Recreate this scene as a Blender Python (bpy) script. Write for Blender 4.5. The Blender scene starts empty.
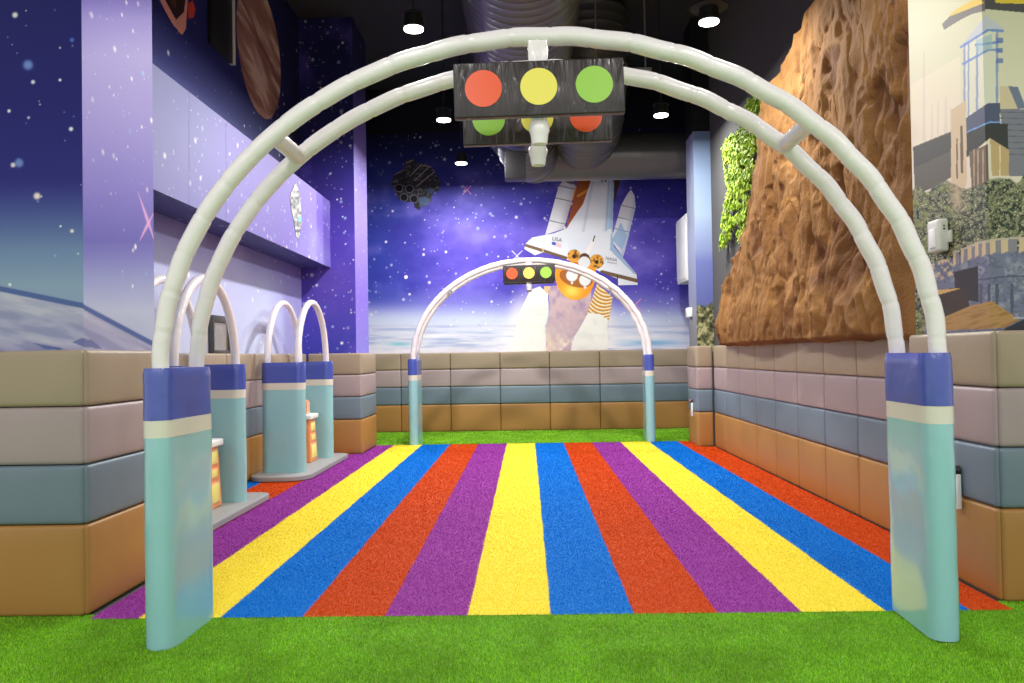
import bpy, bmesh, math, random
import numpy as np
from mathutils import Vector, Matrix

C = bpy.context.scene.collection
SC = bpy.context.scene
H = 1.15                     # eye height in metres; measured lengths below are in eye heights
PI = math.pi

# ------------------------------------------------------------------ camera
F = 800.0
_d = np.array([15/F, -13.5/F, -1.0]); _d /= np.linalg.norm(_d)
_x = np.array([1.0, 0.016, 0.0]); _x -= _d*np.dot(_x, _d); _x /= np.linalg.norm(_x)
_z = np.cross(_x, _d)
RW = np.array([_x, _d, _z])          # camera vector -> world vector
cam_data = bpy.data.cameras.new('camera')
cam_data.sensor_width = 36.0
cam_data.lens = F*36.0/1024.0
cam_data.clip_start = 0.05
cam = bpy.data.objects.new('camera', cam_data)
C.objects.link(cam)
M4 = Matrix.Identity(4)
for i in range(3):
    for j in range(3):
        M4[i][j] = RW[i, j]
M4[2][3] = H
cam.matrix_world = M4
SC.camera = cam

# ------------------------------------------------------------------ world, exposure, hall light
SC.view_settings.view_transform = 'Standard'
SC.view_settings.look = 'None'
SC.view_settings.gamma = 1.0
SC.view_settings.use_curve_mapping = False
SC.view_settings.exposure = 0.3
w = bpy.data.worlds.new('hall')
SC.world = w
w.use_nodes = True
w.node_tree.nodes['Background'].inputs[0].default_value = (1.0, 0.99, 0.985, 1)
w.node_tree.nodes['Background'].inputs[1].default_value = 0.78

LAMP_ROWS = {5.58: 54.0, 7.76: 78.0, 9.53: 78.0}
def lamp_light(x, y, z, power, size=0.16):
    l = bpy.data.lights.new('lamp_light', 'AREA')
    l.shape = 'DISK'; l.size = size; l.energy = power
    l.color = (1.0, 0.98, 0.95)
    o = bpy.data.objects.new('lamp_light', l)
    o.location = (x, y, z)
    C.objects.link(o)
    return o
LAMP_Z = 3.30*H
# the lamps of the hall that hang outside the frame, in the same two rows
for _r, _e in ((-2.9, 30.0), (-0.8, 26.0), (1.35, 20.0), (3.45, 15.0)):
    for _c in (-0.76, 1.31):
        lamp_light(_c*H, _r*H, LAMP_Z, _e)
for _c in (-2.8, 3.3):
    for _r in (-2.9, -0.8):
        lamp_light(_c*H, _r*H, LAMP_Z, 26.0)
lamp_light(1.31*H, 9.53*H, LAMP_Z, LAMP_ROWS[9.53])      # the lamp behind the duct

# ------------------------------------------------------------------ measuring helpers
def proj(P):
    P = np.asarray(P, float) - np.array([0, 0, H])
    c = P @ RW                        # world -> camera
    zz = -c[..., 2]
    return 512 + F*c[..., 0]/zz, 341.5 - F*c[..., 1]/zz

def ray(px, py):
    return RW @ np.array([(px-512)/F, -(py-341.5)/F, -1.0])

def at(px, py, axis, val):
    """point of the plane axis = val (metres) behind photo pixel px, py"""
    r = ray(px, py)
    o = np.array([0, 0, H])
    t = (val - o[axis])/r[axis]
    return o + r*t

def lin(c):
    c = np.asarray(c, float)/255.0
    return np.where(c <= 0.04045, c/12.92, ((c+0.055)/1.055)**2.4)

# ------------------------------------------------------------------ noise
def _hash(ix, iy, seed):
    h = (ix.astype(np.int64)*374761393 + iy.astype(np.int64)*668265263 + seed*974711) & 0x7fffffff
    h = ((h ^ (h >> 13))*1274126177) & 0x7fffffff
    h = h ^ (h >> 16)
    return (h & 0xffff)/65535.0

def vnoise(x, y, seed=0):
    ix, iy = np.floor(x), np.floor(y)
    fx, fy = x-ix, y-iy
    fx = fx*fx*fx*(fx*(fx*6-15)+10); fy = fy*fy*fy*(fy*(fy*6-15)+10)
    a = _hash(ix, iy, seed); b = _hash(ix+1, iy, seed)
    c = _hash(ix, iy+1, seed); d = _hash(ix+1, iy+1, seed)
    return (a*(1-fx)+b*fx)*(1-fy) + (c*(1-fx)+d*fx)*fy

def fbm(x, y, octv=4, seed=0):
    s = 0; a = 0.5; t = 0
    for k in range(octv):
        s = s + a*vnoise(x, y, seed+k*17); t += a
        x = x*2.03+11.3; y = y*2.01+5.7; a *= 0.5
    return s/t

def sstep(a, b, x):
    t = np.clip((x-a)/(b-a), 0, 1)
    return t*t*(3-2*t)

# ------------------------------------------------------------------ materials
def mat(name, rgb, rough=0.5, spec=0.5, coat=0.0, metal=0.0, bump=0.0, bscale=60.0, var=0.0, vscale=8.0, emit=None):
    m = bpy.data.materials.new(name)
    m.use_nodes = True
    nt = m.node_tree; N = nt.nodes; L = nt.links
    b = N['Principled BSDF']
    col = tuple(lin(rgb)) + (1,)
    b.inputs['Base Color'].default_value = col
    b.inputs['Roughness'].default_value = rough
    b.inputs['Specular IOR Level'].default_value = spec
    b.inputs['Coat Weight'].default_value = coat
    b.inputs['Coat Roughness'].default_value = 0.12
    b.inputs['Metallic'].default_value = metal
    if emit:
        b.inputs['Emission Color'].default_value = tuple(lin(rgb)) + (1,)
        b.inputs['Emission Strength'].default_value = emit
    tc = None
    if bump or var:
        tc = N.new('ShaderNodeTexCoord')
    if var:
        n = N.new('ShaderNodeTexNoise'); n.inputs['Scale'].default_value = vscale; n.inputs['Detail'].default_value = 4
        L.new(tc.outputs['Object'], n.inputs['Vector'])
        r = N.new('ShaderNodeMix'); r.data_type = 'RGBA'
        r.inputs[6].default_value = tuple(np.clip(lin(rgb)*(1-var), 0, 1)) + (1,)
        r.inputs[7].default_value = tuple(np.clip(lin(rgb)*(1+var), 0, 1)) + (1,)
        L.new(n.outputs[0], r.inputs[0]); L.new(r.outputs[2], b.inputs['Base Color'])
    if bump:
        n = N.new('ShaderNodeTexNoise'); n.inputs['Scale'].default_value = bscale; n.inputs['Detail'].default_value = 5
        L.new(tc.outputs['Object'], n.inputs['Vector'])
        bp = N.new('ShaderNodeBump'); bp.inputs['Strength'].default_value = bump; bp.inputs['Distance'].default_value = 0.01
        L.new(n.outputs[0], bp.inputs['Height']); L.new(bp.outputs[0], b.inputs['Normal'])
    return m

def creases(m, scale, strength):
    nt = m.node_tree; N = nt.nodes; L = nt.links
    tc = N.new('ShaderNodeTexCoord'); mp = N.new('ShaderNodeMapping')
    mp.inputs['Scale'].default_value = scale; mp.inputs['Rotation'].default_value = (0, 0.25, 0)
    n = N.new('ShaderNodeTexNoise'); n.inputs['Scale'].default_value = 1.0; n.inputs['Detail'].default_value = 3; n.inputs['Distortion'].default_value = 0.8
    bp = N.new('ShaderNodeBump'); bp.inputs['Strength'].default_value = strength; bp.inputs['Distance'].default_value = 0.03
    L.new(tc.outputs['Object'], mp.inputs['Vector']); L.new(mp.outputs[0], n.inputs['Vector'])
    L.new(n.outputs[0], bp.inputs['Height']); L.new(bp.outputs[0], N['Principled BSDF'].inputs['Normal'])
    L.new(bp.outputs[0], N['Principled BSDF'].inputs['Coat Normal'])

def paint_mat(name, rough=0.5, spec=0.4, bump=0.0, bscale=80, coat=0.0, trans=0.0):
    m = bpy.data.materials.new(name)
    m.use_nodes = True
    nt = m.node_tree; N = nt.nodes; L = nt.links
    b = N['Principled BSDF']
    a = N.new('ShaderNodeAttribute'); a.attribute_name = 'Col'
    L.new(a.outputs['Color'], b.inputs['Base Color'])
    b.inputs['Roughness'].default_value = rough
    b.inputs['Specular IOR Level'].default_value = spec
    b.inputs['Coat Weight'].default_value = coat
    if bump:
        tc = N.new('ShaderNodeTexCoord')
        n = N.new('ShaderNodeTexNoise'); n.inputs['Scale'].default_value = bscale; n.inputs['Detail'].default_value = 6
        L.new(tc.outputs['Object'], n.inputs['Vector'])
        bp = N.new('ShaderNodeBump'); bp.inputs['Strength'].default_value = bump; bp.inputs['Distance'].default_value = 0.01
        L.new(n.outputs[0], bp.inputs['Height']); L.new(bp.outputs[0], b.inputs['Normal'])
    return m

M = {}
M['print'] = paint_mat('printed_wall_vinyl', 0.55, 0.22)
M['rock'] = paint_mat('sculpted_rock', 0.85, 0.2, bump=0.55, bscale=55)
M['grass'] = paint_mat('turf_blades', 0.7, 0.15)
M['leaf'] = paint_mat('moss_leaves', 0.6, 0.2)
M['black_paint'] = mat('black_ceiling_paint', (48, 49, 51), 0.8, 0.2, bump=0.2, bscale=20)
M['concrete'] = mat('floor_screed', (90, 90, 88), 0.85, 0.2, var=0.15)
M['charcoal'] = mat('charcoal_felt', (86, 86, 86), 0.95, 0.1, bump=0.8, bscale=150, var=0.3, vscale=90)
M['duct'] = mat('dark_duct_metal', (84, 83, 87), 0.42, 0.5, metal=0.35)
M['duct_rib'] = mat('dark_duct_rib', (34, 33, 36), 0.5, 0.4, metal=0.3)
M['taupe'] = mat('taupe_vinyl', (160, 143, 120), 0.42, 0.45, bump=0.05, bscale=400, var=0.05, vscale=5)
M['mauve'] = mat('mauve_vinyl', (166, 148, 148), 0.42, 0.45, bump=0.05, bscale=400, var=0.05, vscale=5)
M['slate'] = mat('slate_vinyl', (112, 128, 141), 0.42, 0.45, bump=0.05, bscale=400, var=0.05, vscale=5)
M['ochre'] = mat('ochre_vinyl', (172, 124, 66), 0.42, 0.45, bump=0.05, bscale=400, var=0.05, vscale=5)
M['teal'] = mat('teal_vinyl', (148, 199, 205), 0.22, 0.5, coat=0.6, bump=0.12, bscale=9)
M['navy'] = mat('royal_blue_vinyl', (70, 86, 174), 0.24, 0.5, coat=0.5, bump=0.35, bscale=13)
M['cream'] = mat('cream_vinyl', (220, 215, 200), 0.25, 0.5, coat=0.3, bump=0.1, bscale=9)
M['tube'] = mat('white_wrapped_vinyl', (236, 229, 230), 0.25, 0.5, coat=0.3, bump=0.25, bscale=30)
M['box'] = mat('black_vinyl', (42, 34, 34), 0.36, 0.5, coat=0.15, bump=0.5, bscale=14)
creases(M['box'], (16, 1, 3.5), 0.6)
M['red_disc'] = mat('red_print', (236, 84, 32), 0.3, 0.5, coat=0.2)
M['yellow_disc'] = mat('yellow_print', (238, 224, 96), 0.3, 0.5, coat=0.2)
M['green_disc'] = mat('green_print', (150, 200, 72), 0.3, 0.5, coat=0.2)
M['grey_foam'] = mat('grey_vinyl', (150, 150, 150), 0.5, 0.4, var=0.05)
M['orange'] = mat('orange_vinyl', (234, 152, 94), 0.4, 0.4)
M['peach'] = mat('peach_vinyl', (246, 176, 140), 0.4, 0.4)
M['pale_yellow'] = mat('pale_yellow_vinyl', (242, 228, 128), 0.4, 0.4)
M['white'] = mat('white_plastic', (235, 236, 236), 0.35, 0.5)
M['offwhite'] = mat('off_white_plastic', (205, 205, 198), 0.4, 0.5)
M['dark'] = mat('dark_plastic', (28, 28, 30), 0.4, 0.5)
M['grey'] = mat('grey_steel', (150, 150, 150), 0.4, 0.5, metal=0.5)
M['pink'] = mat('pink_plastic', (225, 120, 115), 0.4, 0.5)
M['frame'] = mat('dark_bronze_frame', (72, 70, 66), 0.35, 0.5)
M['screen'] = mat('dark_reflective_glass', (120, 112, 98), 0.06, 0.8, coat=0.5)
M['glow'] = mat('lamp_diffuser', (255, 250, 240), 0.5, 0.5, emit=9.0)
M['ink'] = mat('dark_grey_ink', (70, 70, 80), 0.5, 0.3)

# ------------------------------------------------------------------ object helpers
def tag(o, label=None, cat=None, group=None, kind=None):
    if label: o['label'] = label
    if cat: o['category'] = cat
    if group: o['group'] = group
    if kind: o['kind'] = kind
    return o

def empty(name, loc, label, cat, group=None, rz=0):
    o = bpy.data.objects.new(name, None)
    o.empty_display_size = 0.1
    o.location = loc
    o.rotation_euler = (0, 0, rz)
    C.objects.link(o)
    return tag(o, label, cat, group)

def link(name, me, parent=None):
    o = bpy.data.objects.new(name, me)
    C.objects.link(o)
    if parent is not None:
        o.parent = parent
    return o

def obj(name, bm, mats, parent=None, smooth=True, angle=40):
    me = bpy.data.meshes.new(name)
    bm.normal_update()
    bmesh.ops.recalc_face_normals(bm, faces=bm.faces[:])
    bm.to_mesh(me); bm.free()
    for m in (mats if isinstance(mats, (list, tuple)) else [mats]):
        me.materials.append(m)
    if smooth:
        me.polygons.foreach_set('use_smooth', [True]*len(me.polygons))
        try:
            me.set_sharp_from_angle(angle=math.radians(angle))
        except Exception:
            pass
    return link(name, me, parent)

def rbox(bm, cx, cy, cz, sx, sy, sz, bev=0.01, seg=2, rot=None, mi=0):
    r = bmesh.ops.create_cube(bm, size=1.0)
    vs = r['verts']
    bmesh.ops.scale(bm, vec=(sx, sy, sz), verts=vs)
    fs = list({f for v in vs for f in v.link_faces})
    if bev > 0:
        es = list({e for v in vs for e in v.link_edges})
        rr = bmesh.ops.bevel(bm, geom=es, offset=bev, segments=seg, affect='EDGES', profile=0.5)
        vs = list({v for f in rr['faces'] for v in f.verts} | {v for v in vs if v.is_valid})
        fs = list({f for v in vs for f in v.link_faces})
    for f in fs: f.material_index = mi
    if rot is not None:
        bmesh.ops.rotate(bm, cent=(0, 0, 0), matrix=rot, verts=vs)
    bmesh.ops.translate(bm, vec=(cx, cy, cz), verts=vs)
    return vs

def cyl(bm, p0, p1, r0, r1=None, n=24, cap=True, mi=0):
    p0, p1 = Vector(p0), Vector(p1)
    r1 = r0 if r1 is None else r1
    d = p1-p0
    rr = bmesh.ops.create_cone(bm, cap_ends=cap, cap_tris=False, segments=n, radius1=r0, radius2=r1, depth=d.length)
    q = Vector((0, 0, 1)).rotation_difference(d.normalized())
    bmesh.ops.rotate(bm, cent=(0, 0, 0), matrix=q.to_matrix(), verts=rr['verts'])
    bmesh.ops.translate(bm, vec=(p0+p1)/2, verts=rr['verts'])
    for f in {f for v in rr['verts'] for f in v.link_faces}: f.material_index = mi

def sweep(bm, pts, radii, n=16, cap=True):
    pts = [Vector(p) for p in pts]
    rings = []
    up = None
    for i, p in enumerate(pts):
        t = (pts[min(i+1, len(pts)-1)] - pts[max(i-1, 0)]).normalized()
        if up is None:
            up = Vector((0, 1, 0)) if abs(t.y) < 0.9 else Vector((1, 0, 0))
        a = (up - t*up.dot(t)).normalized(); b = t.cross(a); up = a
        rings.append([bm.verts.new(p + (a*math.cos(2*PI*k/n) + b*math.sin(2*PI*k/n))*radii[i]) for k in range(n)])
    for i in range(len(rings)-1):
        for k in range(n):
            bm.faces.new((rings[i][k], rings[i][(k+1) % n], rings[i+1][(k+1) % n], rings[i+1][k]))
    if cap:
        bm.faces.new(rings[0]); bm.faces.new(rings[-1][::-1])

def prism(bm, loop, z0, z1, bev=0.0, mi=0):
    """vertical prism over a plan outline (list of x, y)"""
    vb = [bm.verts.new((x, y, z0)) for x, y in loop]
    n = len(loop)
    cx = sum(p[0] for p in loop)/n; cy = sum(p[1] for p in loop)/n
    levels = [vb]
    if bev:
        levels.append([bm.verts.new((x, y, z1-bev)) for x, y in loop])
        for k in (1, 2, 3):
            a = k*PI/6
            dz = bev*math.sin(a) - bev; dr = bev*(1-math.cos(a))
            levels.append([bm.verts.new((x-(x-cx)/max(1e-6, math.hypot(x-cx, y-cy))*dr, y-(y-cy)/max(1e-6, math.hypot(x-cx, y-cy))*dr, z1+dz)) for x, y in loop])
    else:
        levels.append([bm.verts.new((x, y, z1)) for x, y in loop])
    fs = []
    for a, b in zip(levels[:-1], levels[1:]):
        for k in range(n):
            fs.append(bm.faces.new((a[k], a[(k+1) % n], b[(k+1) % n], b[k])))
    fs.append(bm.faces.new(levels[0][::-1])); fs.append(bm.faces.new(levels[-1]))
    for f in fs: f.material_index = mi

def np_mesh(name, verts, faces, cols, material, parent=None, smooth=False, nper=4):
    me = bpy.data.meshes.new(name)
    nv, nf = len(verts), len(faces)
    me.vertices.add(nv); me.loops.add(nf*nper); me.polygons.add(nf)
    me.vertices.foreach_set('co', np.asarray(verts, np.float32).ravel())
    me.loops.foreach_set('vertex_index', np.asarray(faces, np.int32).ravel())
    me.polygons.foreach_set('loop_start', np.arange(nf, dtype=np.int32)*nper)
    me.polygons.foreach_set('loop_total', np.full(nf, nper, np.int32))
    if smooth: me.polygons.foreach_set('use_smooth', np.ones(nf, bool))
    me.update(calc_edges=True)
    if cols is not None:
        a = me.color_attributes.new('Col', 'FLOAT_COLOR', 'POINT')
        c4 = np.ones((nv, 4), np.float32); c4[:, :3] = lin(np.clip(cols, 0, 255))
        a.data.foreach_set('color', c4.ravel())
    me.materials.append(material)
    me.validate()
    return link(name, me, parent)

class Panels:
    """flat painted panels collected into one mesh"""
    def __init__(self): self.v = []; self.f = []; self.c = []; self.n = 0
    def add(self, o, u, v, lu, lv, step, paint, keep=None, flip=False):
        o, u, v = (np.array(q, float) for q in (o, u, v))
        nu = max(2, int(lu/step[0])+1); nv = max(2, int(lv/step[1])+1)
        U, V = np.meshgrid(np.linspace(0, lu, nu), np.linspace(0, lv, nv), indexing='ij')
        P = o + U[..., None]*u + V[..., None]*v
        px, py = proj(P)
        col = paint(px, py, U, V)
        idx = np.arange(nu*nv).reshape(nu, nv)
        a, b, c, d = idx[:-1, :-1], idx[1:, :-1], idx[1:, 1:], idx[:-1, 1:]
        q = np.stack([a, b, c, d] if not flip else [a, d, c, b], -1)
        if keep is not None:
            k = keep(px, py, U, V)
            kk = k[:-1, :-1] & k[1:, :-1] & k[1:, 1:] & k[:-1, 1:]
            q = q[kk]
        q = q.reshape(-1, 4)
        used = np.unique(q)
        mp = np.full(nu*nv, -1); mp[used] = np.arange(len(used))
        self.v.append(P.reshape(-1, 3)[used]); self.c.append(col.reshape(-1, 3)[used]); self.f.append(mp[q]+self.n)
        self.n += len(used)
    def build(self, name, material, parent=None):
        return np_mesh(name, np.concatenate(self.v), np.concatenate(self.f), np.concatenate(self.c), material, parent)

# ------------------------------------------------------------------ painting helpers (printed wall art)
def flat(px, rgb):
    return np.broadcast_to(np.array(rgb, float), px.shape + (3,)).copy()
def ramp(t, stops):
    xs = [s[0] for s in stops]
    return np.stack([np.interp(t, xs, [s[1][k] for s in stops]) for k in range(3)], -1)
def over(col, m, rgb):
    rgb = np.array(rgb, float)
    m = np.asarray(m, float)[..., None]
    col[:] = col*(1-m) + rgb*m
def inpoly(px, py, poly):
    ins = np.zeros(px.shape, bool)
    n = len(poly); j = n-1
    for i in range(n):
        xi, yi = poly[i]; xj, yj = poly[j]
        if yi != yj:
            ins ^= ((yi > py) != (yj > py)) & (px < (xj-xi)*(py-yi)/(yj-yi)+xi)
        j = i
    return ins
def disc(px, py, x, y, rx, ry=None, rot=0.0):
    ry = rx if ry is None else ry
    c, s = math.cos(rot), math.sin(rot)
    dx, dy = px-x, py-y
    return ((dx*c+dy*s)/rx)**2 + ((-dx*s+dy*c)/ry)**2 < 1
def seg(px, py, a, b, wd):
    ax, ay = a; bx, by = b
    dx, dy = bx-ax, by-ay
    t = np.clip(((px-ax)*dx+(py-ay)*dy)/(dx*dx+dy*dy), 0, 1)
    return np.hypot(px-ax-t*dx, py-ay-t*dy) < wd
def stars(col, U, V, n, seed, rmin, rmax, bright=(245, 240, 235), ymin=None):
    rng = random.Random(seed)
    lu, lv = U.max(), V.max()
    nu, nv = U.shape
    for k in range(n):
        u0, v0 = rng.random()*lu, rng.random()*lv
        if ymin is not None and v0 < ymin: continue
        r = rmin + (rmax-rmin)*rng.random()**4
        a = 0.35+0.65*rng.random()
        i0, i1 = int((u0-3*r)/lu*(nu-1)), int((u0+3*r)/lu*(nu-1))+2
        j0, j1 = int((v0-3*r)/lv*(nv-1)), int((v0+3*r)/lv*(nv-1))+2
        i0, j0 = max(0, i0), max(0, j0); i1, j1 = min(nu, i1), min(nv, j1)
        if i1 <= i0 or j1 <= j0: continue
        d2 = ((U[i0:i1, j0:j1]-u0)**2+(V[i0:i1, j0:j1]-v0)**2)/(r*r)
        m = (np.exp(-d2*d2)*a)[..., None]
        tint = np.array(bright if rng.random() < 0.75 else (150, 180, 225), float)
        col[i0:i1, j0:j1] = col[i0:i1, j0:j1]*(1-m) + tint*m

# ------------------------------------------------------------------ room shell
CEIL = 4.6*H
LV = [0.0, 0.36, 0.595, 0.825, 1.05]          # the four padding rows
PADTOP = LV[4]
YB = 10.67                                    # back wall
XLN, YLN0, YLN1 = -1.79, 3.20, 3.815           # near left pillar: side face, near and far corner
XBAY = -2.36
XLF, YLF0, YLF1 = -1.79, 8.36, 9.03           # far left pillar
XRN, YRN0, YRN1 = 1.865, 3.25, 3.86            # near right pillar
XR = 2.0
XRF, YRF0, YRF1 = 1.82, 8.58, 8.98            # far right pillar

def slab(name, x0, x1, y0, y1, z0, z1, m):
    bm = bmesh.new()
    rbox(bm, (x0+x1)/2*H, (y0+y1)/2*H, (z0+z1)/2, (x1-x0)*H, (y1-y0)*H, z1-z0, 0)
    return tag(obj(name, bm, m, smooth=False), kind='structure')
slab('floor', -4.2, 4.6, -4.0, 11.2, -0.12, -0.012, M['concrete'])
slab('ceiling', -4.2, 4.6, -4.0, 11.2, CEIL, CEIL+0.1, M['black_paint'])

# --- back wall: violet sky over a pale cloud sea
def paint_back(px, py, U, V):
    c = ramp(py, [(90, (14, 15, 34)), (135, (20, 24, 62)), (160, (34, 40, 108)), (190, (66, 64, 160)), (235, (92, 76, 184)),
                  (285, (80, 68, 178)), (303, (120, 118, 200)), (318, (190, 200, 226)), (326, (206, 212, 230)), (352, (222, 222, 230))])
    lb = (1-sstep(372, 450, px))*sstep(150, 180, py)*(1-sstep(290, 315, py))
    over(c, lb*0.75, (40, 62, 158))
    n = fbm(px/34, py/26, 4, 3)
    over(c, np.clip((n-0.5)*2.2, 0, 0.6)*(1-sstep(285, 305, py))*sstep(150, 185, py), (130, 120, 214))
    over(c, np.clip((0.48-n)*2.5, 0, 0.55)*(1-sstep(290, 305, py))*sstep(150, 185, py), (52, 46, 150))
    for x, wd in ((528, 22), (592, 24)):
        over(c, np.exp(-((px-x)/(wd+(py-330)*0.2))**4)*sstep(280, 325, py)*0.95, (234, 228, 226))
    # cloud sea
    s = fbm(px/40, py/3.2, 4, 9)
    sea = sstep(324, 328, py)
    over(c, sea*np.clip((s-0.5)*3.2, 0, 0.75), (158, 172, 208))
    over(c, sea*np.clip((0.42-s)*3.0, 0, 0.7), (240, 236, 236))
    over(c, np.exp(-(((px-400)/14)**2+((py-344)/2.2)**2))*0.8, (120, 186, 208))
    over(c, np.exp(-(((px-652)/28)**2+((py-343)/3)**2))*0.8, (110, 170, 210))
    over(c, np.exp(-((py-326)/1.2)**2)*0.4, (176, 176, 206))
    stars(c, U, V, 900, 5, 0.007, 0.026, ymin=(1.33-1.0)*H)
    for x, y, r in ((467, 190, 4), (635, 305, 6), (517, 256, 5)):
        col = (240, 150, 200) if r != 5 else (225, 225, 250)
        over(c, seg(px, py, (x-r, y-r), (x+r, y+r), 0.5)*0.8, col)
        over(c, seg(px, py, (x-r, y+r), (x+r, y-r), 0.5)*0.8, col)
    over(c, disc(px, py, 406, 277, 1.8), (240, 230, 240))
    return c
p = Panels()
p.add((-2.75*H, YB*H, 1.0*H), (1, 0, 0), (0, 0, 1), 5.5*H, 3.0*H, (0.0075, 0.0075), paint_back)
p.add((-2.75*H, YB*H, 0), (1, 0, 0), (0, 0, 1), 5.5*H, 1.0*H, (1, 1), lambda px, py, U, V: flat(px, (150, 150, 160)))
p.add((-2.75*H, YB*H, 4.0*H), (1, 0, 0), (0, 0, 1), 5.5*H, CEIL-4.0*H, (1, 0.3), lambda px, py, U, V: flat(px, (18, 19, 32)))
wall_back = tag(p.build('wall_back', M['print']), kind='structure')

# --- left wall: starry print wrapped over two pillars and a bay
def sky_left(px, py, U, V, seed, n, side):
    if side == 'near_front':
        c = ramp(py, [(-200, (26, 25, 88)), (0, (28, 28, 102)), (100, (28, 27, 110)), (180, (38, 38, 122)), (215, (74, 88, 152)), (250, (112, 136, 176)), (285, (138, 160, 186)), (290, (140, 160, 188))])
        line = 286 + (px-0)*0.205
    else:
        c = ramp(py, [(-200, (110, 100, 180)), (0, (104, 88, 176)), (18, (132, 120, 196)), (55, (154, 143, 206)), (110, (146, 135, 204)), (190, (124, 112, 196)), (240, (104, 98, 182)), (275, (146, 152, 204)), (310, (182, 190, 216))])  # print tones, with some lamp light painted into the paler upper part
        line = 303 + (px-81)*0.53
    stars(c, U, V, n, seed, 0.003, 0.009 if side == 'near_front' else 0.016, ymin=0.35)
    below = sstep(-0.8, 0.8, py-line)
    over(c, below, (80, 100, 156))
    below2 = sstep(-0.8, 0.8, py-line-5.5)
    s = fbm(px/45+3, (py-line)/9, 4, 21)
    over(c, below2, (168, 168, 196))
    over(c, below2*np.clip((s-0.5)*4, 0, 0.8), (140, 142, 180))
    over(c, below2*np.clip((0.42-s)*4, 0, 0.8), (192, 190, 206))
    over(c, inpoly(px, py, [(33, 343), (62, 348), (62, 350), (45, 349)])*0.8, (84, 100, 152))
    over(c, inpoly(px, py, [(72, 342), (82, 338), (92, 340), (103, 349), (84, 347)])*0.8, (98, 104, 158))
    if side == 'near_side':
        for a, b in (((138, 192), (156, 245)), ((154, 212), (139, 242))):
            dd = np.abs((px-a[0])*(b[1]-a[1])-(py-a[1])*(b[0]-a[0]))/math.hypot(b[0]-a[0], b[1]-a[1]); mid = np.hypot(px-(a[0]+b[0])/2, py-(a[1]+b[1])/2)/math.hypot(b[0]-a[0], b[1]-a[1])*2
            over(c, np.exp(-(dd/(1.6*np.clip(1.05-mid, 0.05, 1)))**2)*(mid < 1)*0.9, (240, 176, 220))
    else:
        for x, y, r, col in ((28, 65, 5.2, (112, 140, 205)), (37, 196, 3.6, (245, 226, 214)), (19, 163, 4.6, (110, 136, 200)), (71, 129, 2.3, (235, 232, 240)), (15, 15, 3, (235, 228, 220)), (33, 82, 2.2, (225, 222, 235)), (13, 165, 2.6, (225, 215, 215)), (9, 111, 1.9, (230, 228, 230)), (72, 231, 2, (235, 225, 215)), (60, 80, 1.6, (235, 235, 240)), (72, 40, 2.4, (70, 105, 190))):
            over(c, np.exp(-(((px-x)**2+(py-y)**2)/(r*r))**2), col)
    return c

def paint_far_front(px, py, U, V):
    c = ramp(py, [(-100, (24, 25, 56)), (20, (30, 31, 80)), (110, (36, 36, 92)), (170, (52, 44, 130)), (240, (82, 64, 168)), (300, (86, 70, 176)), (350, (66, 66, 172))])
    n = fbm(px/30, py/30, 4, 31)
    over(c, np.clip((n-0.5)*2, 0, 0.5), (108, 84, 190))
    stars(c, U, V, 240, 33, 0.006, 0.024)
    return c
def paint_far_side(px, py, U, V):
    c = ramp(py, [(-100, (30, 28, 60)), (60, (40, 38, 80)), (130, (110, 98, 170)), (160, (140, 126, 204)), (220, (140, 126, 206)), (300, (126, 106, 198)), (350, (132, 122, 214))])  # paler upper stretch has the nearby lamp's light painted into the print
    stars(c, U, V, 120, 35, 0.006, 0.02)
    return c
def paint_bay(px, py, U, V):
    # V measured up from padding height
    zz = V + 1.0*H
    c = ramp(zz, [(1.0*H, (192, 200, 226)), (1.45*H, (188, 194, 224)), (1.70*H, (172, 176, 214)), (1.95*H, (120, 114, 178)), (2.6*H, (134, 142, 190)), (2.78*H, (110, 120, 176)), (2.98*H, (52, 56, 126)), (3.2*H, (40, 44, 112)), (4.6*H, (34, 36, 92))])  # darker just below the soffit: its shade is put into the wall colour
    n = fbm(U*1.3, V*1.3, 4, 41)
    over(c, np.clip((n-0.5)*1.6, 0, 0.4)*(zz < 2*H), (188, 190, 230))
    over(c, np.clip((U/H-3.4)/1.6, 0, 0.4), (120, 108, 190))
    over(c, np.clip((U/H-2.6)/1.6, 0, 0.8)*(zz > 2.5*H), (26, 27, 66))
    stars(c, U, V, 330, 43, 0.006, 0.026)
    for a, b in (((319, 266), (327, 289)), ((327, 267), (319, 288))):
        over(c, seg(px, py, a, b, 0.55)*0.8, (214, 130, 176))
    return c
p = Panels()
zt = CEIL-1.0*H
nf = lambda a, b, U, V: sky_left(a, b, U, V, 51, 40, 'near_front')
p.add((-4.2*H, YLN0*H, 1.0*H), (1, 0, 0), (0, 0, 1), 1.9*H, zt, (0.02, 0.02), nf)
p.add((-2.3*H, YLN0*H, 1.0*H), (1, 0, 0), (0, 0, 1), (2.3+XLN)*H, 1.55*H, (0.003, 0.003), nf)
p.add((-2.3*H, YLN0*H, 2.55*H), (1, 0, 0), (0, 0, 1), (2.3+XLN)*H, zt-1.55*H, (0.02, 0.02), nf)
p.add((XLN*H, YLN0*H, 1.0*H), (0, 1, 0), (0, 0, 1), (YLN1-YLN0)*H, zt, (0.005, 0.006), lambda a, b, U, V: sky_left(a, b, U, V, 53, 240, 'near_side'))
p.add((XBAY*H, YLN1*H, 1.0*H), (1, 0, 0), (0, 0, 1), (XLN-XBAY)*H, zt, (0.3, 0.3), lambda a, b, U, V: flat(a, (80, 76, 150)), flip=True)
p.add((XBAY*H, YLN1*H, 1.0*H), (0, 1, 0), (0, 0, 1), (YLF0-YLN1)*H, zt, (0.011, 0.008), paint_bay)
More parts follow.
